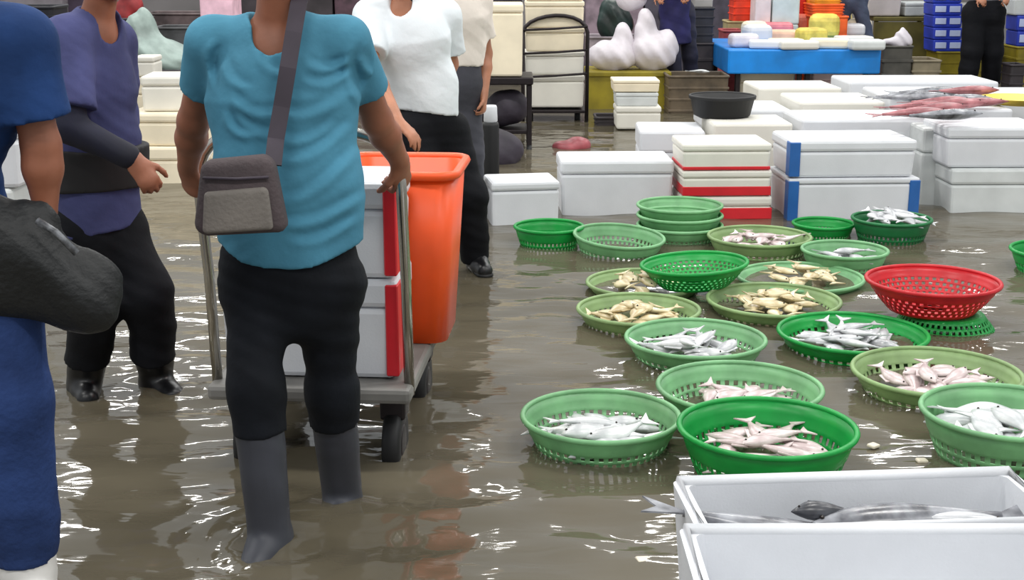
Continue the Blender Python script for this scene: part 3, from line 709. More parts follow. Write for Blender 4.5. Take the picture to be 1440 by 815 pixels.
# orange bin: open, tapered, with a rolled rim
def open_box(w, d, h, th, taper, bev, floor=0.03):
    """open-topped tapered tub as one mesh"""
    def ring(hw, hd, z, r=bev, n=4):
        out = []
        for (sx, sy, a0) in ((1, 1, 0), (-1, 1, 90), (-1, -1, 180), (1, -1, 270)):
            for k in range(n + 1):
                a = math.radians(a0 + 90 * k / n); out.append((sx * (hw - r) + r * math.cos(a), sy * (hd - r) + r * math.sin(a), z))
        return out
    n = 20
    rings = [ring(w / 2 * taper, d / 2 * taper, 0), ring(w / 2, d / 2, h), ring(w / 2 - th, d / 2 - th, h), ring(w / 2 * taper - th, d / 2 * taper - th, floor)]
    V = [v for r in rings for v in r]; F = []
    for i in range(3):
        for k in range(n): F.append((i * n + k, i * n + (k + 1) % n, (i + 1) * n + (k + 1) % n, (i + 1) * n + k))
    F.append(tuple(range(n - 1, -1, -1))); F.append(tuple(3 * n + k for k in range(n)))
    return mesh_of('tub', V, F), rings[1]
bin_o = on_cart(0.205, 0.225, cz)
obin = thing('plastic_bin', 'tall orange plastic bin standing on the back of the cart', 'bin', bin_o, math.radians(-4))
bmsh, rr = open_box(0.405, 0.43, 0.585, 0.012, 0.82, 0.06)
bmsh.polygons.foreach_set('use_smooth', [True] * len(bmsh.polygons))
obj('bin_body', bmsh, ORANGE, obin)
obj('rim', tube_mesh([(x * 1.02, y * 1.02, z) for x, y, z in rr], 0.016, 8, closed=True), ORANGE, obin)

# ------------------------------------------------------------------ fish
def fish_meshes(L, hh, ww, bend):
    n, sgm = 13, 10; V = []; F = []
    prof = [0.04, 0.34, 0.62, 0.86, 0.98, 1.0, 0.95, 0.84, 0.70, 0.54, 0.38, 0.25, 0.20]
    cx = lambda t: Vector(((t - 0.5) * L, bend * math.sin(t * 2.6) * L, 0))
    for i in range(n):
        t = i / (n - 1); c = cx(t)
        for k in range(sgm):
            a = 2 * math.pi * k / sgm
            V.append(c + Vector((0, math.cos(a) * hh * prof[i] * 0.5, math.sin(a) * ww * (prof[i] ** 0.8) * 0.5)))
    for i in range(n - 1):
        for k in range(sgm): F.append((i * sgm + k, i * sgm + (k + 1) % sgm, (i + 1) * sgm + (k + 1) % sgm, (i + 1) * sgm + k))
    F.append(tuple(range(sgm - 1, -1, -1))); F.append(tuple((n - 1) * sgm + k for k in range(sgm)))
    body = mesh_of('fish_body', V, F, True)
    e = cx(1.0)
    def slab(pts, th):
        m = len(pts); V = [Vector((x, y, th / 2)) for x, y in pts] + [Vector((x, y, -th / 2)) for x, y in pts]
        F = [tuple(range(m)), tuple(range(2 * m - 1, m - 1, -1))] + [(i, m + i, m + (i + 1) % m, (i + 1) % m) for i in range(m)]
        return mesh_of('fin', V, F)
    tail = slab([(e.x - 0.02 * L, e.y - 0.05 * hh), (e.x + 0.20 * L, e.y - 0.55 * hh), (e.x + 0.13 * L, e.y), (e.x + 0.20 * L, e.y + 0.55 * hh), (e.x - 0.02 * L, e.y + 0.05 * hh)], 0.004)
    m1, m2, m3 = cx(0.32), cx(0.5), cx(0.68)
    dors = slab([(m1.x, m1.y + 0.42 * hh), (m1.x + 0.04 * L, m1.y + 0.68 * hh), (m3.x, m3.y + 0.5 * hh), (m3.x, m3.y + 0.3 * hh)], 0.004)
    h1 = cx(0.12)
    bm = bmesh.new(); bmesh.ops.create_uvsphere(bm, u_segments=8, v_segments=5, radius=0.055 * hh)
    for v in bm.verts: v.co += h1 + Vector((0, hh * 0.08, ww * 0.27))
    eye = bm_mesh('eye', bm, True)
    return body, tail, dors, eye
FV = {}
def fish_kind(key, m, dims):
    FV[key] = []
    for (L, hh, ww, bd) in dims:
        ms = fish_meshes(L, hh, ww, bd)
        for q in ms[:3]: q.materials.append(m)
        ms[3].materials.append(EYEB); FV[key].append(ms)
SM = [(0.19, 0.065, 0.032, 0.10), (0.21, 0.06, 0.03, -0.12), (0.17, 0.07, 0.03, 0.02)]
fish_kind('silver', SILVER, SM); fish_kind('pink', PINKF, SM); fish_kind('yellow', YELF, [(0.16, 0.075, 0.03, 0.1), (0.15, 0.06, 0.03, -0.15), (0.13, 0.08, 0.035, 0.0)])
fish_kind('white', mat('white_fish', (168, 172, 174), 0.3, 0.1, 9, spec=0.7, rgb2=(226, 228, 228)), [(0.20, 0.08, 0.04, 0.08), (0.22, 0.07, 0.035, -0.15), (0.18, 0.085, 0.04, 0.05)])
fish_kind('red', REDF, [(0.42, 0.085, 0.07, 0.04), (0.46, 0.08, 0.06, -0.05)])
fish_kind('black', mat('black_fish', (30, 30, 36), 0.3, 0.1, 12, spec=0.6, rgb2=(90, 92, 98)), [(0.15, 0.05, 0.04, 0.05)])
fish_kind('dark', DARKF, [(0.46, 0.10, 0.07, 0.03)])
def fish(key, label, group, loc, rot, v=None, cat='fish', name='fish'):
    ms = FV[key][R.randrange(len(FV[key])) if v is None else v]
    o = obj(name, ms[0], None, None, loc, rot); tag(o, label, cat, group)
    for nm, q in zip(('tail_fin', 'dorsal_fin', 'eye'), ms[1:]): obj(nm, q, None, o)
    return o

# ------------------------------------------------------------------ plastic baskets
def basket_mesh(rr, h, seg=96):
    """open lattice bowl: base disc, ribbed wall with slots, solid band under the rim"""
    lv = [(0.66, 0.0), (0.70, 0.10), (0.735, 0.20), (0.765, 0.25), (0.80, 0.35), (0.825, 0.40), (0.855, 0.50), (0.875, 0.55), (0.90, 0.65), (0.925, 0.70), (0.955, 0.82), (1.0, 1.0)]
    V = []; F = []
    for (f, z) in lv:
        for k in range(seg):
            a = 2 * math.pi * k / seg; V.append((rr * f * math.cos(a), rr * f * math.sin(a), z * h))
    for i in range(len(lv) - 1):
        for k in range(seg):
            if i in (1, 3, 5, 7) and k % 2 == (i // 2) % 2: continue
            k2 = (k + 1) % seg; F.append((i * seg + k, i * seg + k2, (i + 1) * seg + k2, (i + 1) * seg + k))
    c0 = len(V)
    for f in (0.5, 0.36, 0.2):
        for k in range(seg):
            a = 2 * math.pi * k / seg; V.append((rr * f * math.cos(a), rr * f * math.sin(a), 0.0))
    rows = [0, c0, c0 + seg, c0 + 2 * seg]
    for i in range(3):
        for k in range(seg):
            if i == 1 and k % 2: continue
            k2 = (k + 1) % seg; F.append((rows[i + 1] + k, rows[i + 1] + k2, rows[i] + k2, rows[i] + k))
    F.append(tuple(rows[3] + k for k in range(seg)))
    return mesh_of('basket', V, F, True)
def basket(label, px, py, wpx, zr, m, h=0.17, tilt=(0, 0), fill=None, n=0, flabel=None, tight=0.55, base=None, flip=False, fz=0.0, name='basket', cat='basket'):
    p = atz(px, py, zr)
    dep = p.y * math.cos(TILT) + (CAM_H - zr) * math.sin(TILT)
    rr = wpx / FPX * dep / 2
    t = thing(name, label, cat, (p.x, p.y, zr - h), 0)
    t.rotation_euler = (math.radians(tilt[0]), math.radians(tilt[1]), R.uniform(0, 6))
    b = obj('basket_wall', basket_mesh(rr * 0.985, h), m, t)
    sm = b.modifiers.new('thickness', 'SOLIDIFY'); sm.thickness = 0.005; sm.offset = 0
    obj('rim', tube_mesh([(rr * math.cos(a), rr * math.sin(a), h) for a in (2 * math.pi * k / 48 for k in range(48))], 0.0095, 8, closed=True), m, t)
    BASKETS.append((label, p.x, p.y, rr, zr))
    if fill:
        for i in range(n):
            a = i * 2.39996 + px; q = math.sqrt((i + 0.5) / n) * rr * tight
            lay = 1 - (q / (rr * tight))
            zz = max(0.012, zr - h + 0.02) + fz + 0.012 + lay * 0.055 + R.uniform(-0.006, 0.010)
            fish(fill, flabel, 'fish in the ' + label.split(',')[0], (p.x + q * math.cos(a), p.y + q * math.sin(a), zz), (R.uniform(-0.3, 0.3), R.uniform(-0.16, 0.16), R.uniform(0, 6.28)))
    return t
BASKETS = []
basket('pale green basket nearest the walking man, heaped with white fish', 845, 584, 220, 0.095, GREEN_P, fill='white', n=13, flabel='white fish in the pale green basket nearest the walking man')
basket('bright green basket just behind the open foam box, holding pink-silver fish', 1079, 600, 246, 0.15, GREEN, h=0.22, fill='pink', n=13, flabel='pink-silver fish in the bright green basket behind the open foam box', fz=0.045, tight=0.6)
basket('pale green basket touching the back of the bright green one', 1040, 543, 228, 0.10, GREEN_P, h=0.17, fill='pink', n=13, flabel='pale pink fish in the basket touching the back of the bright green one')
basket('olive green basket of fish on its own in the third row', 1317, 522, 230, 0.075, GREEN_O, h=0.15, fill='pink', n=14, flabel='pinkish fish in the lone olive green basket')
basket('pale green basket cut by the photo edge, full of white fish', 1418, 578, 236, 0.15, GREEN_P, h=0.22, fill='white', n=16, flabel='white fish in the basket cut by the photo edge', fz=0.055, tight=0.62)
basket('round pale green basket with silver fish and a dark one', 978, 475, 194, 0.075, GREEN_P, h=0.15, fill='silver', n=13, flabel='silver fish in the pale basket in the middle of the group')
basket('bright green basket of grey fish below the red basket', 1199, 467, 205, 0.06, GREEN, h=0.14, fill='silver', n=13, flabel='grey fish in the bright green basket below the red basket')
basket('olive green basket of yellowish fish at the outer edge of the group', 898, 434, 170, 0.06, GREEN_O, h=0.14, fill='yellow', n=13, flabel='yellowish fish in the olive basket at the outer edge')
basket('olive green basket tucked behind the outer edge basket and under the empty one', 905, 397, 158, 0.035, GREEN_O, h=0.11, fill='yellow', n=8, flabel='yellowish fish in the tucked olive basket')
basket('olive green basket of yellowish fish in the centre of the group', 1088, 421, 184, 0.05, GREEN_O, h=0.13, fill='yellow', n=14, flabel='yellowish fish in the central olive basket of the group')
basket('empty bright green bowl-shaped basket', 978, 370, 148, 0.145, GREEN, h=0.10, tilt=(-3, 2))
basket('pale green basket behind the central basket of yellowish fish', 1125, 389, 174, 0.03, GREEN_P, h=0.11, fill='yellow', n=9, flabel='yellowish fish in the pale basket behind the central one')
basket('small pale green basket with a few silver fish', 1188, 351, 118, 0.08, GREEN_P, fill='silver', n=6, flabel='silver fish in the small pale basket')
basket('olive basket of fish in front of the red-taped boxes', 1068, 332, 142, 0.08, GREEN_O, fill='pink', n=10, flabel='pinkish fish in the olive basket by the red-taped boxes', fz=0.02)
basket('deep green basket piled with silver fish by the blue-taped boxes', 1254, 307, 108, 0.12, GREEN_D, h=0.2, fill='silver', n=11, flabel='silver fish piled by the blue-taped boxes', fz=0.09)
basket('bright green basket furthest towards the cart', 772, 318, 96, 0.10, GREEN, h=0.18)
basket('green basket with a wide pale rim next to the furthest green one', 868, 331, 126, 0.085, GREEN_P, tilt=(4, -3))
for i, (py, z, hh) in enumerate(((316, 0.07, 0.15), (302, 0.115, 0.15), (288, 0.16, 0.15))):
    basket(('bottom', 'middle', 'top')[i] + ' pale green basket of the nested stack by the foam boxes', 956, py, 118, z, GREEN_P, h=hh)
basket('low green basket against the blue-taped boxes', 1158, 314, 84, 0.06, GREEN, h=0.14)
basket('green basket at the photo edge beside the red basket', 1492, 352, 134, 0.10, GREEN, h=0.18)
# red basket standing on an upturned green one
p = atz(1312, 394, 0.175)
tr_ = basket('shallow red plastic basket resting on an upturned green basket', 1312, 394, 182, 0.19, RED_P, h=0.125)
q = thing('basket', 'upturned deep green basket under the red basket', 'basket', (tr_.location.x + 0.05, tr_.location.y - 0.03, 0.055)); q.rotation_euler = (math.pi, 0, 0.4)
b = obj('basket_wall', basket_mesh(0.25, 0.13), GREEN, q); sm = b.modifiers.new('thickness', 'SOLIDIFY'); sm.thickness = 0.005
obj('rim', tube_mesh([(0.25 * math.cos(a), 0.25 * math.sin(a), 0.13) for a in (2 * math.pi * k / 48 for k in range(48))], 0.0095, 8, closed=True), GREEN, q)

# ------------------------------------------------------------------ open foam boxes in the foreground
def open_foam(label, loc, size, rz):
    w, d, h = size
    t = thing('foam_box', label, 'box', loc, rz)
    me, ring = open_box(w, d, h, 0.03, 0.95, 0.02, 0.035)
    obj('box_body', me, FOAM, t)
    rim = []
    w2, d2 = w / 2 - 0.015, d / 2 - 0.015
    obj('rim', tube_mesh([(-w2, -d2, h), (w2, -d2, h), (w2, d2, h), (-w2, d2, h)], 0.017, 8, closed=True), FOAM, t)
    return t
rzA = math.radians(4.5)
open_foam('open white foam box holding long grey fish in the foreground', (0.775, 2.755, 0.152), (0.80, 0.31, 0.25), rzA)
open_foam('open white foam box cut by the bottom of the photo', (0.785, 2.40, 0.152), (0.88, 0.385, 0.262), 0.0)
foam_box('closed foam box under the open box of grey fish', (0.775, 2.755, FLOOR_Z), (0.76, 0.29, 0.228), rzA)
foam_box('closed foam box under the nearest open box', (0.785, 2.40, FLOOR_Z), (0.84, 0.36, 0.228), 0.0)
fish('dark', 'large grey fish with a dark head lying in the foreground foam box', None, (0.86, 2.77, 0.345), (0.2, -0.03, math.radians(4)), 0)
fish('dark', 'grey fish with its tail over the rim of the foreground foam box', None, (0.60, 2.72, 0.345), (0.1, -0.16, math.radians(172)), 0)
fish('black', 'small black fish with its head raised in the foreground foam box', None, (0.69, 2.79, 0.362), (0.3, 0.12, math.radians(12)), 0)
fish('silver', 'pale silver fish beside the large grey fish in the foreground box', None, (0.98, 2.74, 0.365), (0.2, 0.05, math.radians(170)), 1)

# ------------------------------------------------------------------ rows of foam boxes in the middle distance
def fb(label, x0, x1, Y, z0, z1, d=0.4, rz=0.0, m=FOAM, **k):
    """box whose front spans the photo columns x0..x1 at distance Y, from height z0 to z1"""
    zc = (z0 + z1) / 2; dep = Y * math.cos(TILT) + (CAM_H - zc) * math.sin(TILT)
    a = (x0 - 720) / FPX * dep; b_ = (x1 - 720) / FPX * dep
    return foam_box(label, ((a + b_) / 2, Y + d / 2, z0), (b_ - a, d, z1 - z0), math.radians(rz), m, **k)
fb('low white foam box set askew at the end of the front row', 684, 782, 7.78, FLOOR_Z, 0.25, 0.34, 9, FOAM, lidh=0.15)
fb('wide white foam box between the askew box and the red-taped stack', 786, 946, 8.08, FLOOR_Z, 0.33, 0.42, 2, FOAM, lidh=0.2)
for i, (z0, z1, kd) in enumerate(((FLOOR_Z, 0.135, 'band_mid'), (0.138, 0.29, 'band_low'), (0.293, 0.45, 'band_thin'))):
    fb(('bottom', 'middle', 'top')[i] + ' box of the red-taped white stack', 957, 1084, 7.95, z0, z1, 0.42, 2.5, FOAM_W, tapes=((RED_TAPE, kd),))
fb('lower white foam box with blue tape on both corners', 1104, 1290, 7.95, FLOOR_Z, 0.245, 0.5, 3, FOAM, tapes=((BLUE_TAPE, 'corner_l'), (BLUE_TAPE, 'corner_r')), lidh=0.1)
fb('upper white foam box with blue tape on one corner', 1107, 1288, 7.96, 0.248, 0.47, 0.48, 3, FOAM, tapes=((BLUE_TAPE, 'corner_l'),), lidh=0.3)
fb('greyed foam box recessed beside the blue-taped stack', 1294, 1332, 8.45, FLOOR_Z, 0.48, 0.4, 0, FOAM_G)
fb('lower pale grey foam box at the end of the front row', 1334, 1480, 8.15, FLOOR_Z, 0.27, 0.5, 1, FOAM_G)
fb('upper pale grey foam box at the end of the front row', 1330, 1476, 8.17, 0.273, 0.52, 0.5, 1, FOAM)
fb('white foam box behind the red-taped stack, lower lid', 900, 992, 8.75, FLOOR_Z, 0.42, 0.5, -2, FOAM)
fb('white foam box behind the gap next to the blue-taped stack', 1000, 1112, 8.75, FLOOR_Z, 0.47, 0.5, 1, FOAM_W)
fb('long white foam box behind the blue-taped stack', 1122, 1300, 8.72, FLOOR_Z, 0.50, 0.55, 2, FOAM)
fb('white foam box behind the grey end boxes', 1312, 1420, 8.95, FLOOR_Z, 0.54, 0.5, -1, FOAM)
fb('white foam box with a flat lid beside the black tub', 990, 1110, 9.6, FLOOR_Z, 0.46, 0.6, 1, FOAM)
fb('large white foam box in the third row, plain lid', 1120, 1240, 9.55, FLOOR_Z, 0.52, 0.65, 2, FOAM_W)
fb('foam box carrying the red-brown fish', 1246, 1372, 9.6, FLOOR_Z, 0.55, 0.75, 1, FOAM)
fb('foam box carrying the yellow tray', 1382, 1500, 9.65, FLOOR_Z, 0.545, 0.7, 0, FOAM)
fb('warm white foam box at the back of the stacks', 1062, 1180, 10.55, FLOOR_Z, 0.52, 0.6, 2, FOAM_W)
fb('wide foam box at the back, nearest the blue table', 1190, 1400, 10.6, FLOOR_Z, 0.56, 0.6, 1, FOAM)
fz0 = 0.56
for i, (px, py, rz, k) in enumerate(((1278, 136, 12, 'dark'), (1310, 132, 10, 'dark'), (1362, 133, 8, 'red'), (1372, 145, 16, 'red'), (1330, 165, 15, 'dark'), (1290, 142, 10, 'dark'), (1300, 150, 18, 'red'), (1325, 146, 14, 'red'), (1318, 158, 20, 'red'), (1348, 140, 12, 'dark'), (1290, 163, 24, 'red'), (1342, 152, 12, 'red'))):
    a = atz(px, py, 0.58)
    fish(k, ('red-brown fish laid across the foam box lid by the yellow tray' if k == 'red' else 'dark grey fish among the red-brown fish on the foam box lid'), 'fish laid on the foam box lid', (a.x, a.y, 0.585 + 0.012 * (i % 3)), (R.uniform(-0.2, 0.2), 0.02, math.radians(rz + 170)), None)
a = atz(1432, 143, 0.56)
ty = thing('tray', 'yellow oval tray on a foam box at the photo edge', 'tray', (a.x, a.y, 0.547))
obj('tray_body', lathe_mesh([(0.18, 0), (0.24, 0.04), (0.25, 0.045), (0.235, 0.045), (0.175, 0.012), (0.0001, 0.012)], 36, True, False), PALEY, ty)
a = atz(1017, 150, 0.54)
tb = thing('tub', 'black round tub on the foam boxes near the blue table', 'tub', (a.x, a.y + 0.05, 0.0))
tb.location.z = 0.462
obj('tub_body', lathe_mesh([(0.15, 0), (0.19, 0.02), (0.215, 0.13), (0.225, 0.13), (0.225, 0.145), (0.205, 0.145), (0.18, 0.03), (0.0001, 0.03)], 36, True, False), RUBBER, tb)
obj('rim', tube_mesh([(0.218 * math.cos(x), 0.218 * math.sin(x), 0.145) for x in (2 * math.pi * k / 36 for k in range(36))], 0.009, 8, closed=True), RUBBER, tb)

# ------------------------------------------------------------------ left background: cream boxes, crates, tarp heap
def zat(py, Y): return at(720, py, Y).z
fb('cream foam box at the bottom of the stack behind the navy-shirted worker', 178, 300, 9.2, FLOOR_Z, zat(207, 9.2), 0.45, 2, FOAM_C)
fb('cream foam box in the middle of the stack behind the navy-shirted worker', 176, 292, 9.22, zat(207, 9.2) + 0.003, zat(160, 9.22), 0.45, -2, FOAM_C)
fb('white-topped foam box on the cream stack behind the navy-shirted worker', 196, 268, 9.32, zat(160, 9.22) + 0.003, zat(108, 9.3), 0.4, 3, FOAM_W)
def crate(label, x0, x1, Y, z0, z1, d, m, rz=0.0, slots=3, name='crate', cat='crate', group=None):
    """open plastic crate with corner posts, slotted sides and a rolled top edge"""
    zc = (z0 + z1) / 2; dep = Y * math.cos(TILT) + (CAM_H - zc) * math.sin(TILT)
    a = (x0 - 720) / FPX * dep; b_ = (x1 - 720) / FPX * dep; w = b_ - a; h = z1 - z0
    t = thing(name, label, cat, ((a + b_) / 2, Y + d / 2, z0), math.radians(rz), group)
    me, ring = open_box(w, d, h, 0.012, 0.96, 0.03, 0.02)
    obj('crate_body', me, m, t)
    obj('rim', tube_mesh(ring, 0.014, 6, closed=True), m, t)
    for k in range(slots):
        zz = h * (0.25 + 0.5 * k / max(1, slots - 1)); f = 0.96 + 0.04 * zz / h
        obj('rib', box_mesh((0, 0, zz), (w * f + 0.016, d * f + 0.016, h * 0.05), 0.003, 1), m, t)
    return t
crate('olive yellow crate behind the porter\'s elbow', 236, 330, 10.0, FLOOR_Z, zat(128, 10.0), 0.5, OLIVE)
crate('dark crate holding the grey-green tarp heap', 168, 300, 12.6, FLOOR_Z, zat(100, 12.6), 0.6, DKBOX)
fb('small white foam box under the tarp heap', 186, 217, 12.1, zat(108, 12.1), zat(80, 12.1), 0.3, 0, FOAM_W)
fb('low cream foam box below the tarp heap', 184, 222, 12.08, FLOOR_Z, zat(109, 12.1), 0.3, 0, FOAM_C)
def lump(name, label, cat, c, pieces, m, vox=0.02, amp=0.02, fr=16, extra=None):
    t = thing(name, label, cat, c)
    ops = [('ell', p, r, None, 0.08) for p, r in pieces] + [('fn', lambda P: amp * _wob(P, fr) + amp * 0.7 * _folds(P, fr * 2.2, (0.7, 0.2, 0.6)))]
    o = obj(extra or 'heap', soft(ops, vox, name, 0.08), m, t)
    return t
a = at(205, 62, 12.9)
lump('tarp_heap', 'crumpled grey-green tarp heaped on the dark crate', 'tarp', (a.x, 12.9, zat(100, 12.6)), [((0, 0, 0.15), (0.36, 0.28, 0.16)), ((0.18, 0, 0.08), (0.34, 0.25, 0.12)), ((-0.02, 0, 0.32), (0.14, 0.14, 0.24)), ((-0.2, -0.05, 0.2), (0.18, 0.16, 0.2))], TARP)
crate('brown-grey crate of goods behind the tarp heap', 205, 300, 15.5, FLOOR_Z, zat(20, 15.5), 0.6, mat('brown_grey', (92, 80, 80), 0.6, 0.25, 5))
crate('charcoal crate between the tarp heap and the porter', 218, 300, 13.6, FLOOR_Z, zat(40, 13.6), 0.5, mat('charcoal_crate', (70, 70, 72), 0.6, 0.25, 5))
a = at(182, 8, 14.6)
lump('cloth_bundle', 'dark red cloth bundle above the tarp heap', 'cloth', (a.x, 14.6, zat(26, 14.6)), [((0, 0, 0.12), (0.14, 0.12, 0.14)), ((-0.1, 0, 0.02), (0.16, 0.12, 0.1))], mat('red_cloth', (142, 44, 46), 0.7, 0.2), amp=0.012)
crate('dark crate carrying the red cloth bundle', 150, 204, 14.4, FLOOR_Z, zat(27, 14.4), 0.5, DKBOX)
crate('black crate between the two navy-shirted people', 10, 75, 10.75, zat(64, 10.5) + 0.003, zat(12, 10.6), 0.4, mat('black_crate', (14, 14, 26), 0.5, 0.2))
fb('grey carton under the black crate', 4, 82, 10.3, FLOOR_Z, zat(64, 10.5), 0.9, 0, mat('grey_crate', (96, 98, 108), 0.55, 0.15), name='carton')
a = at(52, 56, 10.5)
lump('plastic_bag', 'small crumpled white bag against the black crate', 'bag', (a.x, 10.5, zat(64, 10.5) + 0.05), [((0, 0, 0.02), (0.05, 0.04, 0.05)), ((0.03, 0, -0.02), (0.035, 0.03, 0.04))], BAGW, vox=0.012, amp=0.008, fr=40)
fb('white foam box beside the jeans person\'s arm', -40, 24, 5.6, zat(265, 5.6), zat(172, 5.6), 0.3, 0, FOAM)
fb('greyish foam box under the white one by the jeans person\'s arm', -45, 26, 5.6, FLOOR_Z, zat(266, 5.6), 0.32, 0, FOAM_G)
fb('wide grey carton along the back behind the navy shirts', -60, 92, 15.0, FLOOR_Z, zat(-20, 15.0), 0.6, 0, mat('grey_carton', (118, 112, 118), 0.6, 0.1), name='carton')
fb('dark carton beside the wide grey one', 96, 148, 15.2, FLOOR_Z, zat(-20, 15.2), 0.6, 0, mat('plum_carton', (56, 44, 60), 0.6, 0.15), name='carton')
fb('white and pink carton behind the porter\'s shoulder', 284, 330, 14.5, FLOOR_Z, zat(-10, 14.5), 0.5, 0, mat('white_pink_carton', (232, 190, 205), 0.5, 0.1), name='carton')

# ------------------------------------------------------------------ middle background: dark cart with a tall cream box, strapped trolley
Yc = 10.8; zd = zat(108, Yc)
dc = thing('hand_cart', 'dark wheeled cart carrying a tall cream box', 'cart', at(706, 150, Yc + 0.25) * 1.0)
dc.location.z = FLOOR_Z
h0 = zd - FLOOR_Z - 0.004
obj('deck', box_mesh((0, 0, h0 - 0.03), (0.5, 0.52, 0.06), 0.01), DARKMET, dc)
for sx in (-1, 1):
    for sy in (-1, 1):
        obj('leg', box_mesh((sx * 0.22, sy * 0.22, (h0 - 0.06) / 2 + 0.05), (0.04, 0.04, h0 - 0.16), 0.006, 1), DARKMET, dc)
        g = obj('wheel', lathe_mesh([(0.03, -0.02), (0.06, -0.018), (0.06, 0.018), (0.03, 0.02)], 18), RUBBER, dc, (sx * 0.22, sy * 0.22, 0.06), (0, math.pi / 2, 0))
obj('shelf', box_mesh((0, 0, 0.22), (0.46, 0.46, 0.03), 0.006), DARKMET, dc)
cl = dc.location
lump('sack', 'dark sack lying on the shelf of the wheeled cart', 'sack', (cl.x, cl.y, cl.z + 0.24), [((0, 0, 0.12), (0.21, 0.2, 0.12)), ((0.05, -0.05, 0.2), (0.15, 0.14, 0.1))], DKPURP, amp=0.008)
fb('tall cream foam box on the dark wheeled cart', 664, 736, Yc, zd, zat(6, Yc), 0.5, 0, FOAM_C, lidh=0.12)
lump('sack', 'dark sack on the floor beside the wheeled cart', 'sack', (cl.x - 0.30, cl.y - 0.9, FLOOR_Z), [((0, 0, 0.2), (0.22, 0.2, 0.24)), ((0.22, 0.1, 0.14), (0.24, 0.2, 0.18))], DKPURP, amp=0.015)
hb = Vector((at(662, 170, 7.6).x, 7.6, 0))
jug = thing('drum', 'tall black drum with a white collar beside the cream-shirted person', 'drum', (at(690, 200, 8.7).x, 8.7, FLOOR_Z))
zj = zat(172, 8.7) - FLOOR_Z
obj('drum_body', lathe_mesh([(0.05, 0), (0.055, 0.02), (0.055, zj - 0.02), (0.05, zj)], 24), RUBBER, jug)
obj('collar', lathe_mesh([(0.038, zj), (0.045, zj + 0.01), (0.042, zj + 0.10), (0.036, zj + 0.11)], 24), FOAM, jug)

Yt = 12.6
tl = thing('hand_trolley', 'dark arched hand trolley strapped round a stack of foam boxes', 'trolley', (at(780, 150, Yt).x, Yt, FLOOR_Z))
s_ = FPX / (Yt * math.cos(TILT) + 1.2 * math.sin(TILT)); hw = 45 / s_
zb = zat(152, Yt) - FLOOR_Z; za = zat(45, Yt) - FLOOR_Z; zp = zat(17, Yt) - FLOOR_Z
obj('frame', tube_mesh([(-hw, -0.02, 0.08), (-hw, -0.02, za)] + bezier((-hw, -0.02, za), (-hw * 0.9, -0.02, zp), (hw * 0.9, -0.02, zp + 0.04), (hw, -0.02, za), 10) + [(hw, -0.02, 0.08)], 0.018, 8), DARKMET, tl)
obj('toe_plate', box_mesh((0, 0.2, zb - 0.03), (hw * 2, 0.46, 0.03), 0.006), DARKMET, tl)
for k, py in enumerate((106, 73, 40)):
    obj('strap', tube_mesh([(-hw, -0.03, zat(py + 2, Yt) - FLOOR_Z), (0, -0.035, zat(py, Yt) - FLOOR_Z), (hw, -0.03, zat(py - 3, Yt) - FLOOR_Z)], 0.012, 6), DARKMET, tl)
for sx in (-1, 1): obj('wheel', lathe_mesh([(0.05, -0.025), (0.1, -0.022), (0.1, 0.022), (0.05, 0.025)], 20), RUBBER, tl, (sx * hw * 0.75, 0.22, 0.1), (0, math.pi / 2, 0))
zz = [152, 106, 73, 40, 2, -40]
for i, nm in enumerate(('lowest', 'second', 'third', 'fourth', 'topmost')):
    fb(nm + ' foam box of the strapped trolley stack', 738, 822, Yt + 0.01, zat(zz[i], Yt) + 0.003, zat(zz[i + 1], Yt), 0.42, 0, (FOAM_W, FOAM_W, FOAM_C, FOAM_C, FOAM_C)[i], lidh=0.2)

# stall with white plastic bags
def stall(label, x0, x1, Y, z1, d, m, ml, name='stall_counter', cat='counter', legs=True, z0=None):
    zc = z1 * 0.7; dep = Y * math.cos(TILT) + (CAM_H - zc) * math.sin(TILT)
    a = (x0 - 720) / FPX * dep; b_ = (x1 - 720) / FPX * dep; w = b_ - a
    t = thing(name, label, cat, ((a + b_) / 2, Y + d / 2, FLOOR_Z)); h = z1 - FLOOR_Z
    obj('counter_top', box_mesh((0, 0, h - 0.025), (w, d, 0.05), 0.01), m, t)
    obj('front_panel', box_mesh((0, -d / 2 + 0.03, h * 0.5), (w * 0.96, 0.03, h * 0.86), 0.006), m, t)
    for sx in (-1, 1):
        for sy in (-1, 1): obj('leg', box_mesh((sx * (w / 2 - 0.04), sy * (d / 2 - 0.06), (h - 0.05) / 2), (0.05, 0.05, h - 0.05), 0.006, 1), ml, t)
    return t
stall('olive counter carrying white plastic bags', 826, 944, 13.6, zat(101, 13.6), 0.7, OLIVE, OLIVE_D)
zt = zat(101, 13.6)
for (lab, px, pcs) in (('white plastic bag slumped on the olive counter', 862, [((0, 0, 0.14), (0.26, 0.22, 0.16)), ((0.1, 0, 0.28), (0.1, 0.1, 0.2))]),
                       ('tall knotted white plastic bag on the olive counter', 918, [((0, 0, 0.18), (0.24, 0.22, 0.2)), ((-0.08, 0, 0.4), (0.1, 0.1, 0.22)), ((0.16, 0, 0.25), (0.08, 0.08, 0.16))])):
    a = at(px, 80, 13.9); lump('plastic_bag', lab, 'bag', (a.x, 13.9, zt), pcs, BAGW, amp=0.012, fr=22)
a = at(862, 25, 14.6); lump('plastic_bag', 'dark green bag behind the white plastic bags', 'bag', (a.x, 14.6, zat(52, 14.6)), [((0, 0, 0.2), (0.17, 0.15, 0.22)), ((0.05, 0, 0.1), (0.16, 0.14, 0.16))], mat('dark_green_bag', (26, 44, 40), 0.4, 0.3), amp=0.015)
crate('grey crate carrying the dark green bag', 826, 900, 14.45, FLOOR_Z, zat(53, 14.45), 0.5, mat('mid_grey_crate', (150, 140, 146), 0.55, 0.15))
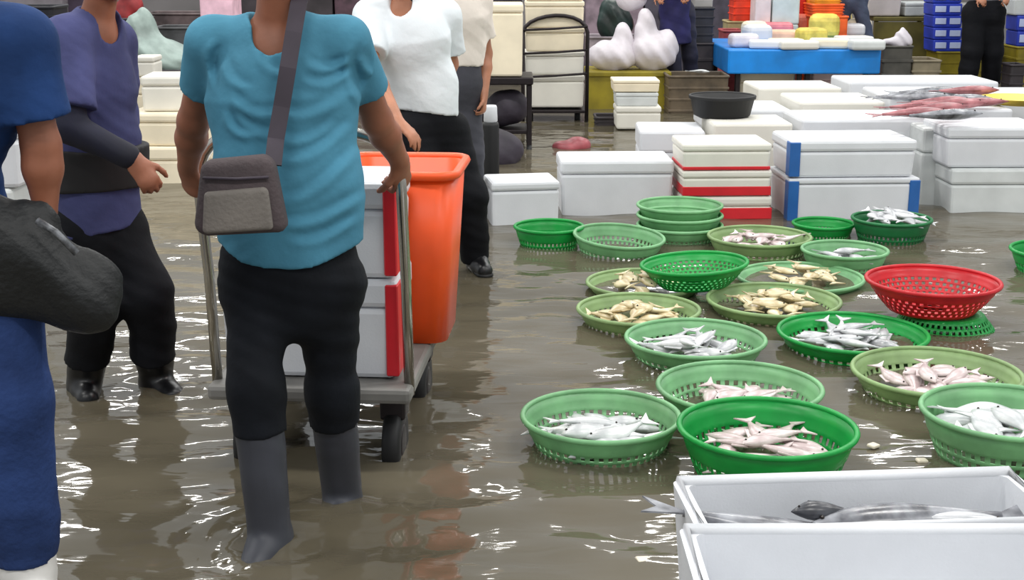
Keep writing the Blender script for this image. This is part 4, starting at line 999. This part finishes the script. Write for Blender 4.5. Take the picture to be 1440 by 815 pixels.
a = at(893, 8, 13.7); lump('plastic_bag', 'white bag hanging with its rounded bottom above the other bags', 'bag', (a.x, 14.1, zat(14, 14.1)), [((0, 0, 0.12), (0.16, 0.12, 0.13))], BAGW, amp=0.008)
for i, (x0, x1, y0, y1, Y) in enumerate(((866, 930, 182, 150, 12.0), (866, 926, 150, 131, 12.02), (862, 928, 130, 113, 12.03))):
    fb(('lowest', 'middle', 'topmost')[i] + ' pale box of the short stack before the olive counter', x0, x1, Y, max(FLOOR_Z, zat(y0, Y)) + (0.003 if i else 0), zat(y1, Y), 0.36, 0, (FOAM_W, FOAM_G, FOAM_C)[i])
# dark goods beside the stooping person
crate('lower black crate beside the stooping person', 974, 1004, 14.6, FLOOR_Z, zat(62, 14.6), 0.5, DKBOX)
crate('dark brown crate in front of the stooping person', 940, 1024, 13.2, FLOOR_Z, zat(108, 13.2), 0.5, mat('brown_dark_crate', (86, 74, 58), 0.6, 0.2))
crate('upper black crate beside the stooping person', 974, 1004, 14.6, zat(61, 14.6), zat(12, 14.6), 0.5, mat('near_black_crate', (34, 34, 42), 0.6, 0.2))
fb('pale tray box on top of the black crates', 976, 1003, 14.65, zat(11, 14.6), zat(-6, 14.6), 0.4, 0, GREYB)
crate('dark red crate by the corner of the blue table', 1016, 1044, 15.5, FLOOR_Z, zat(44, 15.5), 0.4, mat('dull_red_crate', (150, 62, 66), 0.55, 0.15))
crate('bright orange-red crate above the corner of the blue table', 1032, 1058, 15.98, zat(30, 15.98), zat(-10, 15.98), 0.4, mat('orange_red_crate', (232, 60, 24), 0.45, 0.1))
crate('tan crate under the bright orange-red crate', 1022, 1056, 15.96, FLOOR_Z, zat(31, 15.98), 0.42, mat('tan_crate', (170, 156, 112), 0.5, 0.1))
a = at(988, 46, 13.4)
fishy = fish('white', 'single white fish on the crates beside the stooping person', None, (a.x, 13.5, zat(106, 13.3) + 0.02), (0.2, 0, 2.9), 0)

# blue table with packets
Yb = 13.6; ztop = zat(70, Yb)
tblx0, tblx1 = at(1026, 90, Yb).x, at(1236, 90, Yb).x; w = tblx1 - tblx0; d = 1.75
bt = thing('stall_table', 'blue tarp-covered stall table piled with coloured packets', 'table', ((tblx0 + tblx1) / 2, Yb + d / 2, FLOOR_Z)); h = ztop - FLOOR_Z
obj('table_top', box_mesh((0, 0, h - 0.02), (w, d, 0.04), 0.01), BLUE_V, bt)
hh = ztop - zat(104, Yb)
obj('tarp_skirt', box_mesh((0, -d / 2 + 0.01, h - hh / 2), (w * 1.01, 0.035, hh), 0.014), BLUE_V, bt)
for sx in (-1, 1): obj('tarp_skirt', box_mesh((sx * (w / 2), 0, h - hh / 2), (0.035, d, hh), 0.014), BLUE_V, bt)
for (lx, ly) in ((-w / 2 + 0.1, d / 2 - 0.1), (w / 2 - 0.1, d / 2 - 0.1), (-0.02, -d / 2 + 0.12), (0.06, -d / 2 + 0.12), (-w / 2 + 0.1, -d / 2 + 0.1), (w / 2 - 0.1, -d / 2 + 0.1)):
    obj('leg', box_mesh((lx, ly, (h - 0.04) / 2), (0.05, 0.05, h - 0.04), 0.006, 1), DARKMET, bt)
fb('cream carton under the blue table', 1040, 1116, Yb + 0.3, FLOOR_Z, zat(100, Yb + 0.3), 0.35, 0, FOAM_C, name='carton')
fb('pinkish white box under the blue table', 1142, 1216, Yb + 0.3, FLOOR_Z, zat(96, Yb + 0.3), 0.35, 0, mat('pale_pink_box', (214, 190, 188), 0.5, 0.05))
def packet(label, px, py, z, sz, m, rz, group='packets on the blue table'):
    a = atz(px, py, z); sz = (sz[0] * 1.3, sz[1] * 1.25, sz[2] * 1.7); t = obj('packet', box_mesh((0, 0, sz[2] / 2), sz, min(sz) * 0.3, 3), m, None, (a.x, a.y, z), (0, 0, math.radians(rz)))
    tag(t, label, 'packet', group)
PK = [('white packet at the near corner of the blue table', 1045, 66, (0.22, 0.16, 0.08), BAGW, 10), ('white packet beside the near corner packet on the blue table', 1075, 68, (0.24, 0.16, 0.05), FOAM, -8),
      ('cream packet lying along the front of the blue table', 1105, 66, (0.26, 0.18, 0.05), FOAM_C, 5), ('yellow packet at the front of the blue table', 1140, 62, (0.22, 0.2, 0.10), YELB, 20),
      ('large yellow packet in the middle of the blue table', 1158, 54, (0.26, 0.22, 0.16), YELB, -12), ('white packet at the far end of the blue table front', 1200, 62, (0.28, 0.2, 0.05), FOAM_W, 6),
      ('long white packet behind the far end packet', 1190, 50, (0.3, 0.22, 0.08), FOAM, -5), ('pink packet at the near end of the blue table', 1088, 52, (0.3, 0.24, 0.10), PINKB, 3),
      ('red packet lying behind the pink one', 1100, 47, (0.34, 0.24, 0.12), REDB, -4), ('second pink packet beside the yellow packet', 1126, 46, (0.26, 0.22, 0.12), PINKB, 8), ('small cream packet near the dull red crate', 1060, 56, (0.2, 0.18, 0.12), FOAM_C, 12)]
for (lab, px, py, sz, m, rz) in PK: packet(lab, px, py, ztop + 0.002, sz, m, rz)
PK2 = [('pale packet at the table edge under the yellow packets', 1122, 69, (0.3, 0.16, 0.05), FOAM_W, 4), ('cream packet at the table edge below the large yellow packet', 1166, 68, (0.3, 0.16, 0.06), FOAM_C, -6),
       ('grey-white packet at the far corner of the blue table', 1218, 70, (0.26, 0.16, 0.06), FOAM_G, 3), ('white packet squeezed beside the pink packet', 1064, 62, (0.22, 0.18, 0.12), FOAM, 14),
       ('peach packet before the pink packet', 1098, 60, (0.28, 0.18, 0.08), mat('peach_packet', (236, 190, 160), 0.5, 0.08), -6), ('pale yellow packet behind the large yellow one', 1172, 46, (0.3, 0.22, 0.16), mat('pale_yellow_packet', (238, 220, 150), 0.45, 0.08), 10),
       ('cream packet beside the pale yellow one', 1204, 47, (0.26, 0.22, 0.10), FOAM_C, -10), ('wide white packet at the back edge of the blue table', 1062, 46, (0.28, 0.2, 0.12), FOAM, 6), ('salmon packet at the back of the blue table', 1140, 49, (0.32, 0.2, 0.14), mat('salmon_packet', (232, 128, 104), 0.5, 0.1), 2)]
for (lab, px, py, sz, m, rz) in PK2: packet(lab, px, py, ztop + 0.002, sz, m, rz)
a = atz(800, 208, 0.0)
lump('plastic_bag', 'dull red bag half sunk in the water before the trolley', 'bag', (a.x, a.y, -0.03), [((0, 0, 0.04), (0.13, 0.1, 0.06)), ((0.1, 0, 0.05), (0.08, 0.07, 0.06))], mat('dull_red_bag', (140, 66, 72), 0.4, 0.2), amp=0.01)
crate('low dark crate standing in the water by the short pale stack', 838, 868, 12.3, FLOOR_Z, zat(166, 12.3), 0.3, DKBOX)
for i, (y0, y1) in enumerate(((40, 24), (23, 7), (6, -10))):
    crate(('lowest', 'middle', 'topmost')[i] + ' orange crate of the pile behind the blue table', 1140 + 3 * i, 1190 - 3 * i, 15.5, FLOOR_Z if i == 0 else zat(y0, 15.5), zat(y1, 15.5), 0.5, (ORNG, ORNG, mat('yellow_crate', (226, 150, 30), 0.45, 0.1))[i])
fb('pale blue-grey box behind the pink packets', 1084, 1122, 15.5, FLOOR_Z, zat(-6, 15.5), 0.4, 0, mat('pale_bluegrey_box', (196, 208, 206), 0.5, 0.05), name='carton')
fb('pinkish white board behind the corner of the blue table', 1060, 1082, 15.5, FLOOR_Z, zat(-6, 15.5), 0.35, 0, mat('pinkish_board', (222, 206, 204), 0.5, 0.05), name='carton')
crate('red crate behind the pale blue-grey box', 1112, 1142, 16.0, FLOOR_Z, zat(-6, 16.0), 0.4, mat('bright_red_crate', (214, 44, 34), 0.45, 0.1))

# right background
stall('olive counter behind the fish boxes', 1228, 1318, 16.6, zat(24, 16.6), 0.7, OLIVE_D, OLIVE_D)
fb('pale grey box on the olive counter beside the jeans', 1220, 1268, 16.65, zat(23, 16.6), zat(-12, 16.6), 0.5, 0, mat('pale_grey_box', (206, 198, 196), 0.5, 0.04), name='carton')
fb('flat grey tray box on the olive counter', 1272, 1318, 16.65, zat(23, 16.6), zat(4, 16.6), 0.5, 0, mat('cool_grey_box', (186, 190, 190), 0.5, 0.06), name='carton')
crate('dark grey bin in front of the olive counter', 1240, 1282, 14.9, FLOOR_Z, zat(66, 14.9), 0.5, mat('dark_grey_bin', (70, 68, 62), 0.55, 0.15))
a = at(1272, 50, 15.0); gl = lump('plastic_bag', 'crumpled white glove-like bag perched on the dark grey bin', 'bag', (a.x, 15.15, zat(66, 14.9)), [((0, 0, 0.06), (0.07, 0.06, 0.09)), ((0.02, 0, 0.14), (0.03, 0.03, 0.06)), ((-0.12, 0, 0.04), (0.13, 0.04, 0.03)), ((0.08, 0, 0.05), (0.05, 0.04, 0.06))], BAGW, vox=0.014, amp=0.008, fr=40)
crate('grey-brown crate beside the dark grey bin', 1282, 1322, 14.9, FLOOR_Z, zat(86, 14.9), 0.5, mat('grey_brown_crate', (128, 118, 96), 0.55, 0.1))
crate('yellow olive crate under the blue cartons', 1318, 1356, 15.9, FLOOR_Z, zat(74, 15.9), 0.5, OLIVE)
crate('yellow olive crate behind the black trousers', 1366, 1404, 16.2, FLOOR_Z, zat(72, 16.2), 0.4, OLIVE)
def blue_carton(label, x0, x1, Y, y0, y1):
    t = fb(label, x0, x1, Y, zat(y0, Y) + 0.003, zat(y1, Y), 0.4, 0, BLUE_C, lid=False, name='carton')
    zc = zat((y0 + y1) / 2, Y); dep = Y * math.cos(TILT) + (CAM_H - zc) * math.sin(TILT); w = (x1 - x0) / FPX * dep; h = zat(y1, Y) - zat(y0, Y)
    for sx in (-1, 1): obj('printed_panel', box_mesh((sx * w * 0.24, -0.2, h * 0.52), (w * 0.36, 0.012, h * 0.5), 0.003, 1), PRINT_W, t)
ys_ = [73, 56, 39, 22, 5, -12]
for i, nm in enumerate(('lowest', 'second', 'third', 'fourth', 'topmost')): blue_carton(nm + ' blue carton with pale print in the stack by the black trousers', 1312, 1354, 15.95, ys_[i], ys_[i + 1])
for i, nm in enumerate(('lower', 'upper')): blue_carton(nm + ' blue carton at the photo edge', 1430, 1475, 16.0, (66, 44)[i], (44, 22)[i])
crate('yellow olive crate under the blue cartons at the photo edge', 1428, 1478, 15.9, FLOOR_Z, zat(67, 15.9), 0.5, OLIVE)
fb('pale box above the blue cartons at the photo edge', 1426, 1478, 16.02, zat(22, 16.0) + 0.003, zat(-10, 16.0), 0.4, 0, FOAM_G)
stall('grey counter behind the standing person', 1322, 1432, 17.4, zat(6, 17.4), 0.6, GREYB, DARKMET)
crate('black bin beside the standing person\'s boots', 1420, 1440, 14.9, FLOOR_Z, zat(92, 14.9), 0.3, DKBOX)
# far background filling along the wall
for i, (x0, x1, top, m, lab) in enumerate(((330, 470, -20, DKBOX, 'dark carton along the wall behind the porter'), (470, 600, -20, mat('plum_box', (74, 52, 62), 0.6, 0.2), 'plum carton along the wall behind the white shirt'), (600, 735, -20, DKBOX, 'dark carton along the wall behind the cream box'),
                                          (822, 905, -20, mat('mauve_carton', (128, 112, 122), 0.6, 0.15), 'mauve carton along the wall behind the bags'), (905, 1030, -20, mat('slate_carton', (66, 62, 74), 0.6, 0.15), 'slate carton along the wall behind the stooping person'),
                                          (1030, 1140, -20, mat('dusty_pink_carton', (176, 140, 140), 0.6, 0.15), 'dusty pink carton along the wall behind the blue table'), (1200, 1310, -20, GREYB, 'grey carton along the wall behind the olive counter'))):
    fb(lab, x0, x1, 18.2, FLOOR_Z, zat(top, 18.2), 0.7, 0, m, name='carton', lidh=0.1)

# ------------------------------------------------------------------ scraps afloat
SCR = mat('pale_scrap', (226, 216, 196), 0.5, 0.05)
for lab, px, py, s in (('pale scrap floating behind the open foam box', 1228, 627, 0.030), ('pale scrap floating near the basket cut by the photo edge', 1296, 648, 0.026), ('pale scrap floating beside the foreground foam boxes', 905, 788, 0.03)):
    a = atz(px, py, 0.004)
    o = obj('scrap', box_mesh((0, 0, 0.004), (s * 1.4, s, 0.012), 0.005, 2), SCR, None, (a.x, a.y, 0.002), (0.1, 0.1, R.uniform(0, 3))); tag(o, lab, 'scrap')
